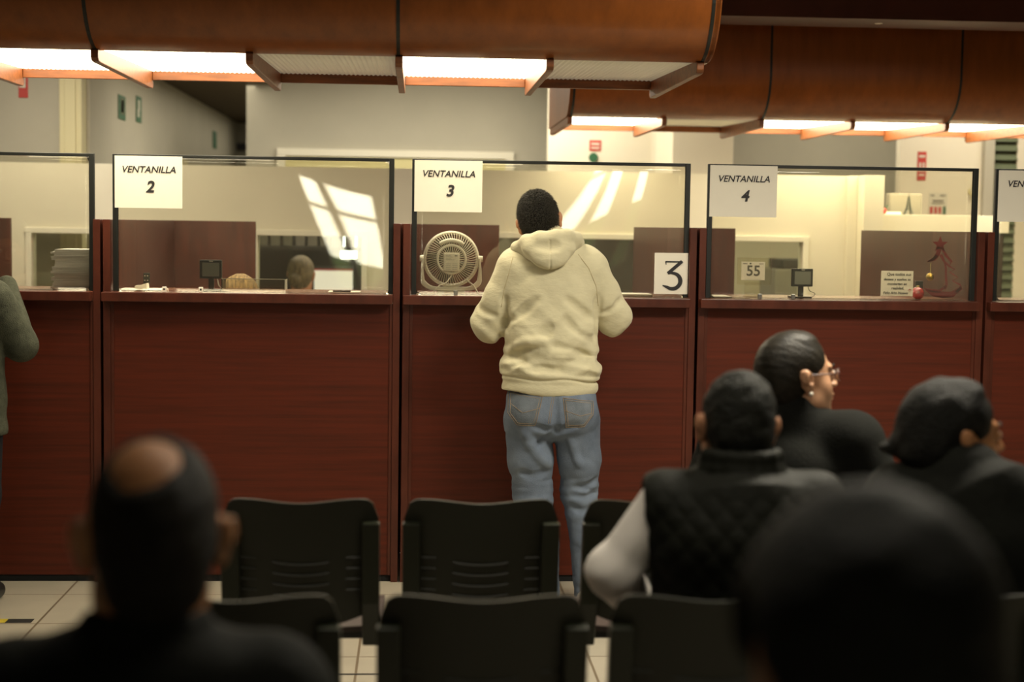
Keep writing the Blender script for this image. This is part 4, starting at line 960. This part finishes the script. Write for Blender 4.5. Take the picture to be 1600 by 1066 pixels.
# ---------------------------------------------------------------- the man in the beige hoodie
def hoodie_man():
    X0, Y0 = .555, -.40
    t = thing('person', 'man in beige hoodie and blue jeans leaning on the window 3 ledge', 'person', (X0, Y0, 0))
    Mh = head_frame((-.050, .100, 1.578), yaw=math.radians(-4), pitch=math.radians(27), roll=math.radians(-11))
    nk = (-.005, .03, 1.43)
    b = SDF()
    b.el((0, .03, 1.25), (.155, .10, .20), .03).el((0, .02, 1.0), (.15, .10, .16), .03).el((0, .01, .86), (.155, .10, .11), .03).cap((-.14, .02, 1.40), (.14, .02, 1.41), .05, .05, .03)
    for s, e, w in ((-1, (-.258, .065, 1.165), (-.105, .315, 1.305)), (1, (.262, .065, 1.195), (.110, .315, 1.305))):
        b.cap((s*.165, .02, 1.40), e, .055, .045, .02).cap(e, w, .043, .027, .02)
        add_hand(b, w, (-s*.55, .35, -.25), (0, .25, 1), (-s*.2, -.9, 0), .55)
    for s, k, a in ((-1, (-.07, .02, .50), (-.012, 0, .10)), (1, (.128, .02, .50), (.165, 0, .10))):
        b.cap((s*.09, .01, .80), k, .075, .046, .03).cap(k, a, .046, .036, .02)
    add_head(b, Mh, neck_to=nk)
    sculpt('body', b, 'skin', t, .006)
    add_ornaments(t, Mh, 'skin')
    # hair
    hs = SDF(lambda x, y, z: .0022*wav(x, y, z, (110, 110, 110), 4)+.0014*wav(x, y, z, (260, 260, 200), 5))
    add_hair(hs, Mh, vol=.011, back=.004, line=.06, nape=-.095, sides=-.008)
    hr = sculpt('hair', hs, 'hair_black', t, .0035)
    strands(hr, 14000, .016, 'hair_strand', 2, down=.5, r=.0010)
    # hoodie
    def zb(x): return .868+(-x+.20)*.07+.004*np.sin(x*30)
    def folds(x, y, z):
        low = np.clip((1.25-z)/.3, 0, 1); arm = np.clip((np.abs(x)-.19)/.05, 0, 1)
        n = .0034*wav(x, y, z, (13, 10, 26), 11)+low*(1-arm)*.0062*(1-np.abs(wav(x, y, z, (9, 5, 42), 12, 4))*2.2)+arm*.005*wav(x, y, z, (26, 22, 46), 13)
        u = z-np.abs(x)*.9
        n = n+.0052*(1-np.abs(wav(x*.3, y*.5, u, (14, 6, 46), 15, 3))*2)*np.clip((1.30-z)/.15, 0, 1)*np.clip((z-.93)/.05, 0, 1)
        n = n+.0016*wav(x, y, z, (55, 40, 75), 16)
        n = n+.007*np.exp(-((np.abs(x)-.175-(z-1.1)*.12)/.012)**2)*np.clip((1.33-z)/.1, 0, 1)*np.clip((z-1.06)/.05, 0, 1)*(y < .05)
        zc = zb(x)+.062+.006*np.sin((x+.1)*9)
        band = .006*np.exp(-((z-zc)/.0055)**2)
        return n*np.clip((z-zc)/.03, .15, 1)+band
    h = SDF(folds)
    h.el((0, .028, 1.28), (.205, .140, .19), .03).cap((-.120, .025, 1.408), (.120, .025, 1.418), .082, .082, .04)
    h.cap((0, .02, 1.44), (-.012, .045, 1.50), .105, .082, .05)
    h.el((-.002, .015, 1.11), (.198, .146, .24), .04).el((-.008, .008, .988), (.211, .152, .058), .03).el((-.004, .010, .905), (.200, .146, .075), .02)
    h.el((0, .01, .955), (.203, .146, .05), .03)
    for s, e, w in ((-1, (-.260, .065, 1.155), (-.110, .300, 1.302)), (1, (.267, .065, 1.185), (.112, .300, 1.302))):
        h.cap((s*.150, .022, 1.385), ((s*.150+e[0])/2, .04, (1.385+e[2])/2), .086, .076, .035).cap(((s*.150+e[0])/2, .04, (1.385+e[2])/2), (e[0], e[1], e[2]+.02), .076, .066, .02)
        h.cap((e[0], e[1], e[2]+.02), (e[0]*.93, e[1]-.005, e[2]-.025), .064, .046, .02); h.cap((e[0]*.97, e[1], e[2]), w, .062, .042, .02); m = Vector(w); q = (m-Vector(e)).normalized()
        h.cap(m-q*.015, m+q*.02, .036, .034, .004)
    h.M = Matrix()
    h.el((-.01, .17, 1.50), (.07, .09, .09), .02, 's')     # front of the neck stays open
    def Ph(px, py): p = W(px, py, Y=-.53); return (p[0]-X0, p[2])
    for pts, rr, kk, op in (([(806, 581), (845, 576), (890, 577), (932, 588)], .007, .022, 's'), ([(780, 580), (800, 574), (815, 566)], .006, .02, 's'), ([(790, 470), (789, 500), (788, 530)], .008, .022, 's'), ([(938, 465), (937, 495), (935, 525)], .008, .022, 's'),
                        ([(795, 505), (815, 490), (838, 470)], .005, .028, 's'), ([(930, 500), (912, 486), (890, 470)], .005, .028, 's'), ([(800, 560), (835, 540), (860, 512)], .006, .030, 's'), ([(925, 562), (895, 548), (868, 541)], .005, .028, 's'),
                        ([(930, 535), (905, 520), (885, 500)], .005, .028, 's'), ([(745, 480), (760, 492), (778, 498)], .005, .022, 's'), ([(980, 470), (965, 486), (948, 494)], .005, .022, 's'), ([(800, 545), (820, 536), (850, 533)], .005, .025, 'u'), ([(860, 556), (900, 560), (930, 572)], .006, .03, 'u')):
        P = on_surface(h, [Ph(*p) for p in pts], 4, .0062 if op == 's' else -.0035); P = [p for p in P if p[1] != 0]; h.path(P, rr, kk, op)
    ho = sculpt('hoodie', h, 'hoodie_knit', t, .0042, clip=lambda x, y, z: np.maximum(zb(x)-z, -1))
    # raglan seams and hem seam
    def Pp(px, py): p = W(px, py, Y=-.52); return (p[0]-X0, p[2])
    for pts in ([(906, 398), (922, 420), (934, 448), (939, 480)], [(803, 402), (796, 430), (789, 455), (785, 482)]):
        obj('seam', MB().tube(on_surface(h, [Pp(*p) for p in pts], 8, .0010), .0013, 5), 'hoodie_seam', ho, world=False, smooth=True)
    # hood: rolled rim, pouch with a centre seam and a V tip
    def hf(x, y, z):
        xs = x+.022+.02*(z-1.4); n = .0022*wav(x, y, z, (24, 20, 40), 21)
        return n+.0035*np.exp(-(xs/.0028)**2)*(z < 1.515)*(y < -.02)
    g = SDF(hf)
    rim = [(-.155, .060, 1.462), (-.150, -.005, 1.480), (-.115, -.062, 1.508), (-.065, -.088, 1.523), (.000, -.092, 1.530), (.050, -.080, 1.532), (.088, -.045, 1.520), (.102, .010, 1.505), (.098, .060, 1.495)]
    g.path(rim, [.018, .022, .024, .023, .022, .023, .024, .022, .016], .018)
    g.el((-.025, -.085, 1.478), (.108, .042, .050), .028).el((-.024, -.106, 1.438), (.072, .028, .040), .028).cap((-.024, -.110, 1.432), (-.024, -.112, 1.412), .024, .015, .02)
    g.cap((-.140, -.02, 1.470), (-.045, -.108, 1.425), .022, .018, .022).cap((.088, -.030, 1.500), (-.004, -.108, 1.425), .024, .018, .022)
    g.el((-.028, -.132, 1.490), (.052, .018, .020), .018, 's')
    g.el((-.020, .04, 1.56), (.085, .075, .055), .02, 's')
    sculpt('hood', g, 'hoodie_knit', ho, .0035)
    # jeans
    def jf(x, y, z):
        kn = np.exp(-((z-.44)/.10)**2)
        n = .0022*wav(x, y, z, (16, 12, 30), 31)+kn*.0045*(1-np.abs(wav(x, y, z, (12, 10, 70), 32, 4))*1.7)
        se = np.exp(-((z-.70+np.abs(x-.01)*.4)/.022)**2)*.006*np.clip(1-np.abs(x-.01)/.10, 0, 1)*(y < 0)
        n = n+se+.0035*np.exp(-(wav(x+z*.5, y, z, (8, 5, 12), 33, 3)/.15)**2)*(z < .72)
        lo = np.clip((.30-z)/.2, 0, 1)*.003*wav(x, y, z, (20, 20, 90), 34)
        return n+lo
    j = SDF(jf)
    j.el((.003, .0, .86), (.186, .130, .13), .03).el((.003, -.005, .785), (.196, .128, .105), .03)
    for s, x_ in ((-1, -.085), (1, .098)): j.el((x_, -.052, .80), (.092, .080, .092), .03)
    j.cap((-.092, 0, .76), (-.078, .012, .60), .103, .090, .012).cap((-.078, .012, .60), (-.068, .022, .47), .090, .081, .03).cap((-.068, .022, .47), (-.030, .0, .26), .080, .070, .03).cap((-.030, 0, .26), (-.012, -.005, .05), .070, .062, .02)
    j.cap((.105, 0, .76), (.124, .012, .60), .102, .085, .012).cap((.124, .012, .60), (.128, .030, .47), .085, .076, .03).cap((.128, .030, .47), (.158, .005, .26), .075, .066, .03).cap((.158, .005, .26), (.168, -.005, .05), .066, .060, .02)
    for pts, rr, kk, op in (([(.014, .735), (-.030, .742), (-.080, .760)], .009, .020, 's'), ([(.012, .725), (-.030, .705), (-.062, .665)], .007, .018, 's'), ([(.020, .735), (.060, .752), (.100, .770)], .008, .020, 's'),
                        ([(.010, .870), (.008, .800), (.012, .745)], .006, .022, 's'), ([(-.115, .735), (-.085, .680), (-.035, .610), (-.005, .590)], .009, .030, 'u'), ([(.075, .700), (.095, .650), (.115, .600)], .007, .025, 'u'),
                        ([(.195, .530), (.150, .500), (.100, .495)], .007, .018, 's'), ([(.190, .470), (.150, .455), (.085, .470)], .007, .018, 's'), ([(.085, .420), (.130, .400), (.190, .410)], .006, .018, 's'), ([(-.120, .560), (-.080, .545), (-.020, .560)], .006, .02, 's')):
        P = on_surface(j, pts, 4, .0075 if op == 's' else -.004); j.path(P, rr, kk, op)
    jo = sculpt('jeans', j, 'denim', t, .0050, clip=lambda x, y, z: np.maximum(z-.935, .035-z))
    def Pj(px, py): p = W(px, py, Y=-.53); return (p[0]-X0, p[2])
    for q in ([(797, 613), (848, 620), (836, 666), (808, 665), (795, 648)], [(880, 622), (929, 629), (928, 648), (913, 667), (885, 669)]):
        A = [Pj(*p) for p in q]
        # raised patch
        zt = [max(p[1] for p in A), min(p[1] for p in A)]
        def fn(u, v, A=A):
            L = [A[0], A[4], A[3]]; R_ = [A[1], A[1], A[2]]
            z_l = v; 
            lx = np.interp(v, [0, .35, 1], [A[3][0], A[4][0], A[0][0]]) if q[0][0] < 850 else np.interp(v, [0, 1], [A[4][0], A[0][0]])
            rx = np.interp(v, [0, 1], [A[2][0], A[1][0]]) if q[0][0] < 850 else np.interp(v, [0, .4, 1], [A[3][0], A[2][0], A[1][0]])
            lz = np.interp(v, [0, 1], [A[3][1], A[0][1]]) if q[0][0] < 850 else np.interp(v, [0, 1], [A[4][1], A[0][1]]); rz_ = np.interp(v, [0, 1], [A[2][1], A[1][1]]) if q[0][0] < 850 else np.interp(v, [0, 1], [A[3][1], A[1][1]])
            x = lx+(rx-lx)*u; z = lz+(rz_-lz)*u
            return (x, surf_y(j, [x], [z], off=.0022)[0], z)
        po = obj('pocket', MB().grid(fn, 10, 10, .002), 'denim_pocket', jo, world=False, smooth=True)
        C_ = A+[A[0]]
        mb = MB().tube(on_surface(j, C_, 6, .003), .0011, 5)
        cx = sum(p[0] for p in A)/5; cz = sum(p[1] for p in A)/5
        mb.tube(on_surface(j, [(cx+(p[0]-cx)*.86, cz+(p[1]-cz)*.86) for p in C_], 6, .003), .0009, 5)
        mb.tube(on_surface(j, [(A[0][0]+.004, A[0][1]-.05), (cx, cz-.008), (A[1][0]-.008, A[1][1]-.045)], 6, .003), .0009, 5)
        obj('stitching', mb, 'stitch', po, world=False, smooth=True)
    for d in (-.004, .004):
        obj('stitching', MB().tube(on_surface(j, [tuple(np.array(Pj(866, 613))+(d, 0)), tuple(np.array(Pj(861, 640))+(d, 0)), tuple(np.array(Pj(858, 662))+(d, 0))], 6, .0012), .0010, 5), 'stitch', jo, world=False, smooth=True)
    for a, d in (((-.012, 0, 0), (-.15, 1, 0)), ((.168, 0, 0), (.25, 1, 0))):
        sculpt('shoe', shoe(SDF(), a, d), 'shoe_white', t, .005, clip=lambda x, y, z: .002-z)
hoodie_man()
# ---------------------------------------------------------------- standing person at the left edge
def left_person():
    X0, Y0 = -1.835, -.42
    t = thing('person', 'person in a dark grey-green sweater standing at the left-edge counter, mostly cropped', 'person', (X0, Y0, 0))
    Mh = head_frame((0, .09, 1.45), pitch=math.radians(20), s=.97)
    b = SDF(); b.el((0, .03, 1.12), (.14, .09, .19), .03).el((0, .02, .86), (.14, .1, .16), .03).cap((-.12, .02, 1.26), (.12, .02, 1.26), .045, .045, .03)
    for s in (-1, 1):
        e = (s*.235, .06, 1.06); w_ = (s*.11, .33, 1.300)
        b.cap((s*.15, .02, 1.25), e, .05, .042, .02).cap(e, w_, .04, .026, .02); add_hand(b, w_, (-s*.5, .3, -.2), (0, .2, 1), (-s*.2, -.9, 0), .5)
        b.cap((s*.08, .01, .76), (s*.08, .02, .45), .07, .055, .03).cap((s*.08, .02, .45), (s*.085, 0, .09), .052, .036, .02)
    add_head(b, Mh, neck_to=(0, .02, 1.28)); sculpt('body', b, 'skin_brown', t, .007); add_ornaments(t, Mh, 'skin')
    hs = SDF(lambda x, y, z: .002*wav(x, y, z, (90, 90, 90), 4)); add_hair(hs, Mh, .012); sculpt('hair', hs, 'hair_black', t, .006)
    h = SDF(lambda x, y, z: .003*wav(x, y, z, (14, 12, 26), 41))
    h.el((0, .03, 1.14), (.175, .125, .18), .03).cap((-.125, .025, 1.255), (.125, .025, 1.255), .072, .072, .04).el((0, .02, .98), (.180, .13, .24), .03).el((0, .01, .84), (.192, .145, .20), .03).el((0, .0, .72), (.195, .15, .12), .03)
    for s in (-1, 1):
        e = (s*.238, .06, 1.055); w_ = (s*.12, .30, 1.290); h.cap((s*.14, .02, 1.24), e, .080, .066, .02).cap(e, w_, .064, .042, .02)
    h.el((0, .1, 1.34), (.06, .08, .06), .02, 's')
    sculpt('sweater', h, 'sweater_grey', t, .007, clip=lambda x, y, z: .70-z+0*x+0*y)
    j = SDF(); j.el((0, 0, .78), (.17, .12, .13), .03)
    for s in (-1, 1): j.cap((s*.085, 0, .74), (s*.085, .02, .45), .092, .075, .015).cap((s*.085, .02, .45), (s*.09, 0, .06), .072, .058, .02)
    sculpt('trousers', j, 'trousers_dark', t, .008, clip=lambda x, y, z: .04-z+0*x+0*y)
    for s in (-1, 1): sculpt('shoe', shoe(SDF(), (s*.09, 0, 0), (s*.15, 1, 0)), 'shoe_black', t, .006, clip=lambda x, y, z: .002-z+0*x+0*y)
left_person()

# ---------------------------------------------------------------- seated people
def seated(label, X, Y, yaw, headpos, hyaw, hpitch=0, hroll=0, skin='skin', hair='hair_black', hairkw=None, top='jacket_black', topname='jacket', bulk=1.0, hs_=1.0, leg='trousers_dark', hh=.006,
           hairextra=None, topextra=None, arms=None, disp=None, hairdisp=None, zsh=1.0, jaw=1.0, cheek=1.0, nose=1.0, seat=.455, split_sleeve=None, hairfn=None, th_=.0065):
    t = thing('person', label, 'person', (X, Y, 0), rz=yaw)
    Ri = Matrix.Rotation(-yaw, 3, 'Z'); hp = Ri @ (Vector(headpos)-Vector((X, Y, 0)))
    Mh = head_frame(hp, hyaw-yaw, hpitch, hroll, hs_)
    sw = .155*bulk; zs = zsh; B = bulk
    b = SDF()
    b.el((0, 0, .57), (.13, .11, .09), .03).el((0, .0, .74), (.12, .09, .16), .03).el((0, -.005, .90), (.14, .09, .14), .03).cap((-sw+.02, 0, zs-.02), (sw-.02, 0, zs-.02), .045, .045, .03)
    am = arms or [((-.24*B, .02, .74), (-.12, .24, .62)), ((.24*B, .02, .74), (.12, .24, .62))]
    for s, (e, w_) in zip((-1, 1), am):
        b.cap((s*(sw-.01), 0, zs-.05), e, .036, .034, .02).cap(e, w_, .038, .026, .02); add_hand(b, w_, (-s*.3, 1, -.2), (0, .2, 1), (-s*1, 0, .1), .5)
        b.cap((s*.09, .02, .53), (s*.11, .42, .52), .07, .055, .03).cap((s*.11, .42, .52), (s*.11, .42, .09), .05, .036, .02)
    neck = Vector((hp.x*.35, hp.y*.35-.01, zs+.01)); add_head(b, Mh, neck_to=neck, jaw=jaw, cheek=cheek, nose=nose)
    sculpt('body', b, skin, t, hh); add_ornaments(t, Mh, skin)
    H = SDF(hairdisp or (lambda x, y, z: .0025*wav(x, y, z, (80, 80, 80), 4)))
    add_hair(H, Mh, **(hairkw or {}))
    if hairextra: hairextra(H, Mh)
    ho = sculpt('hair', H, hair, t, hh*.8)
    c = SDF(disp or (lambda x, y, z: .004*wav(x, y, z, (13, 13, 22), 51)))
    c.el((0, 0, .60), (.17*B, .145*B, .12), .03).el((0, .01, .74), (.165*B, .135*B, .16), .04).el((0, -.005, .88), (.182*B, .135*B, .15), .04)
    c.cap((-sw+.015, -.005, zs-.035), (sw-.015, -.005, zs-.035), .078, .078, .04)
    n2 = Vector((neck.x, neck.y-.01, zs+.02)); c.cap((0, -.01, zs-.01), n2, .10*min(B, 1.15), .085, .04)
    sl = c
    if split_sleeve: sl = SDF(lambda x, y, z: .004*wav(x, y, z, (20, 20, 40), 61)); sl.cap((-sw+.01, 0, zs-.055), (sw-.01, 0, zs-.055), .045, .045, .02)
    for s, (e, w_) in zip((-1, 1), am):
        r = .074 if not split_sleeve else .050
        sl.cap((s*(sw-.005), 0, zs-.05), e, r*min(B, 1.2), .062 if sl is c else .052, .03 if sl is c else .015).cap(e, w_, .060, .042, .02)
    if topextra: topextra(c, Mh, n2)
    sculpt(topname, c, top, t, th_)
    if split_sleeve: sculpt('shirt', sl, split_sleeve, t, th_)
    j = SDF()
    j.el((0, .0, seat+.10), (.168*B, .14, .095), .03)
    for s in (-1, 1): j.cap((s*.09, .02, seat+.085), (s*.115, .43, seat+.075), .080, .068, .02).cap((s*.115, .43, seat+.075), (s*.115, .42, .08), .066, .055, .02)
    sculpt('trousers', j, leg, t, .009, clip=lambda x, y, z: .05-z+0*x+0*y)
    for s in (-1, 1): sculpt('shoe', shoe(SDF(), (s*.115, .42, 0), (s*.12, 1, 0)), 'shoe_black', t, .007, clip=lambda x, y, z: .002-z+0*x+0*y)
    return t, Mh, ho
R = math.radians
# balding man, near left
def bald_extra(H, Mh):
    H.M = Mh; H.el((-.020, -.085, .135), (.050, .060, .062), .03, 's'); H.M = Matrix()
def collar(zc=.0, r=.075, th2=.016, hgt=.03, drop=.02):
    def f(c, Mh, n2):
        P = [(n2.x+r*math.cos(a), n2.y+.01+r*1.0*math.sin(a), n2.z+zc-drop*math.sin(a)*-1*.0+(.02 if math.sin(a) < 0 else -.02*math.sin(a))) for a in np.linspace(0, 2*PI, 17)]
        c.path(P, th2, .012); c.path([(p[0], p[1], p[2]+hgt*.5) for p in P], th2*.8, .012)
    return f
hp = W(238, 840, Y=-4.80)
seated('near man with a balding crown and dark jacket, seen from behind at lower left', hp[0]-.015, -4.78, R(4), hp, R(14), R(4), R(1), skin='skin_brown', hair='hair_short', hairkw=dict(vol=.004, nape=-.066, line=.07, sides=-.004), hairextra=bald_extra, top='jacket_black', bulk=1.10, zsh=.99, hs_=1.06,
       topextra=lambda c, Mh, n2: (c.el((n2.x, n2.y, n2.z-.01), (.125, .09, .05), .04), collar(.020, .070, .013, .03)(c, Mh, n2)))
# nearest person, lower right, bushy dark hair
hp = W(1335, 1010, Y=-5.42)
def bushy(H, Mh):
    H.M = Mh; H.el((.005, -.03, .035), (.100, .108, .100), .03); H.el((.03, -.03, -.04), (.080, .095, .10), .03); H.el((-.06, -.02, .02), (.055, .08, .06), .03); H.el((-.108, .005, -.02), (.036, .055, .075), .012, 's'); H.M = Matrix()
seated('nearest person at lower right, out-of-focus dark hair with one ear showing', hp[0], -5.45, R(0), hp, R(14), R(5), 0, skin='skin', hair='hair_grey', hairkw=dict(vol=.012, line=.06), hairextra=bushy, bulk=1.05, zsh=1.01, hs_=1.08, hairdisp=lambda x, y, z: .004*wav(x, y, z, (50, 50, 50), 71))
# man in the quilted vest
def quilt(x, y, z):
    u = (x*1.0+z*.85)*PI/.052; v = (x*1.0-z*.85)*PI/.052
    return -.0045*np.sqrt(np.abs(np.sin(u)*np.sin(v)))*np.clip((1.02-z)/.05, 0, 1)+.003*wav(x, y, z, (12, 12, 18), 52)
def vest_extra(c, Mh, n2):
    collar(.012, .082, .016, .05)(c, Mh, n2)
    for s in (-1, 1): c.el((s*.245, .0, .93), (.050, .075, .10), .015, 's')
hp = W(1150, 668, Y=-3.36)
seated('seated man in black quilted vest over a white shirt, back turned', .715, -3.42, R(-3), hp, R(3), R(8), R(3), skin='skin', hair='hair_grey', hairkw=dict(vol=.008, nape=-.075, sides=-.004), top='vest_black', topname='vest', bulk=1.16, zsh=1.0, hs_=1.0,
       arms=[((-.278, .0, .81), (-.20, .19, .69)), ((.235, .05, .76), (.12, .26, .64))], disp=quilt, topextra=vest_extra, split_sleeve='shirt_white', hairdisp=lambda x, y, z: .003*wav(x, y, z, (70, 70, 70), 72), th_=.005)
# woman with glasses
hp = W(1247, 588, Y=-2.42)
def pulled(H, Mh):
    H.M = Mh; H.el((.0, -.055, .0), (.072, .062, .085), .03); H.el((0, .0, .098), (.050, .05, .022), .02); H.M = Matrix()
tw_, Mw, hw = seated('woman with glasses, pulled-back hair and a pearl earring, in black, head turned right in profile', 1.075, -2.40, R(-38), hp, R(-80), R(-4), 0, skin='skin_light', hair='hair_brown', hairkw=dict(vol=.006, line=.088, nape=-.06), hairextra=pulled, top='cardigan_black', topname='cardigan',
       bulk=1.26, zsh=1.022, hs_=1.03, jaw=1.25, cheek=1.15, nose=.9, hairdisp=lambda x, y, z: .0012*wav(x, y, z, (40, 120, 120), 73), hh=.005, topextra=collar(.012, .070, .012, .03))
gl = None
def Pw(x, y, z): return tuple(Mw @ Vector((x, y, z)))
for s in (-1, 1):
    P = [Pw(s*(.034+.024*math.cos(a)),   .107-.012*abs(math.cos(a)), .000+.017*math.sin(a)) for a in np.linspace(0, 2*PI, 20, endpoint=False)]
    f = obj('glasses_rim', MB().tube(P, .0016, 6, True), 'glasses_frame', tw_, world=False, smooth=True) if s < 0 else obj('glasses_rim', MB().tube(P, .0016, 6, True), 'glasses_frame', tw_, world=False, smooth=True)
    mbl = MB(); mbl.add(P, [tuple(range(20))]); obj('lens', mbl, 'lens', f, world=False)
    obj('glasses_temple', MB().tube([Pw(s*.058, .098, .006), Pw(s*.073, .07, .008), Pw(s*.079, .005, .010), Pw(s*.080, -.016, .002)], .0022, 6), 'glasses_frame', tw_, world=False, smooth=True)
    obj('earring', MB().sphere(Pw(s*.088, -.002, -.040), .0065, 14, 10), 'pearl', tw_, world=False, smooth=True)
obj('glasses_bridge', MB().tube([Pw(-.011, .106, .004), Pw(0, .109, .007), Pw(.011, .106, .004)], .0015, 6), 'glasses_frame', tw_, world=False)
# man at right in profile
hp = W(1490, 683, Y=-3.32)
def tousled(H, Mh):
    H.M = Mh; H.cap((-.02, -.085, -.015), (-.03, -.125, -.005), .028, .010, .02); H.cap((.03, -.09, -.02), (.02, -.118, -.03), .025, .012, .02); H.el((0, .018, .100), (.055, .045, .022), .02); H.cap((-.02, -.08, -.03), (-.035, -.145, -.02), .024, .012, .02); H.el((0, .105, -.065), (.11, .100, .085), .012, 's'); H.el((0, -.075, .0), (.07, .05, .07), .02); H.M = Matrix()
def fur(c, Mh, n2):
    for a in np.linspace(0, 2*PI, 22):
        c.el((n2.x+.112*math.cos(a), n2.y+.095*math.sin(a), n2.z-.034+.012*math.sin(a*5)), (.030, .030, .028), .012)
seated('man in profile at right in a dark hooded jacket, face turned to the right edge', 1.255, -3.40, R(-25), hp, R(-80), R(-2), 0, skin='skin_brown', hair='hair_black', hairkw=dict(vol=.010, line=.082), hairextra=tousled, bulk=1.14, zsh=1.0, hs_=1.06, arms=[((-.20, .07, .74), (-.10, .27, .63)), ((.24, .04, .74), (.12, .26, .63))], topextra=fur,
       hairdisp=lambda x, y, z: .004*wav(x, y, z, (60, 60, 60), 75), hh=.005)
# clerks behind the counters
hp = W(375, 432, Y=.95); hp[2] -= .128
def long_hair(H, Mh):
    H.M = Mh; H.el((0, -.02, -.06), (.10, .07, .12), .03); H.cap((0, .08, .150), (0, -.08, .150), .012, .012, .012, 's'); H.M = Matrix()
def office_chair(x, y, label):
    t = thing('office_chair', label, 'chair', (x, y, 0), 'office chairs behind the counters')
    boxo('seat', x-.23, x+.23, y-.22, y+.22, .42, .47, 'black_plastic', t, bevel=.02); obj('column', MB().tube([(x, y, .05), (x, y, .42)], .025, 12), 'black_metal', t)
    for k in range(5): a = k*2*PI/5; obj('leg', MB().tube([(x, y, .06), (x+.28*math.cos(a), y+.28*math.sin(a), .03)], [.02, .028], 8), 'black_metal', t)
office_chair(hp[0], .97, 'low office chair under the blonde clerk at window 2')
seated('blonde clerk seated behind the window 2 counter, only the parted top of the hair visible', hp[0], .97, PI, hp, PI, R(18), 0, skin='skin_light', hair='hair_blonde', hairkw=dict(vol=.016, line=.06), hairextra=long_hair, top='sweater_grey', topname='sweater', bulk=1.0, zsh=.97)
hp = W(471, 430, Y=3.85)
def bun(H, Mh):
    H.M = Mh; H.el((-.02, -.125, -.04), (.040, .036, .040), .012); H.M = Matrix()
office_chair(hp[0], 3.82, 'low office chair under the clerk with the bun in the back office')
seated('clerk with light brown hair in a low bun, beside the lit monitor', hp[0], 3.83, 0, hp, R(-8), R(6), 0, skin='skin', hair='hair_ash', hairkw=dict(vol=.012), hairextra=bun, top='sweater_grey', topname='sweater', zsh=1.03)
#NEXT
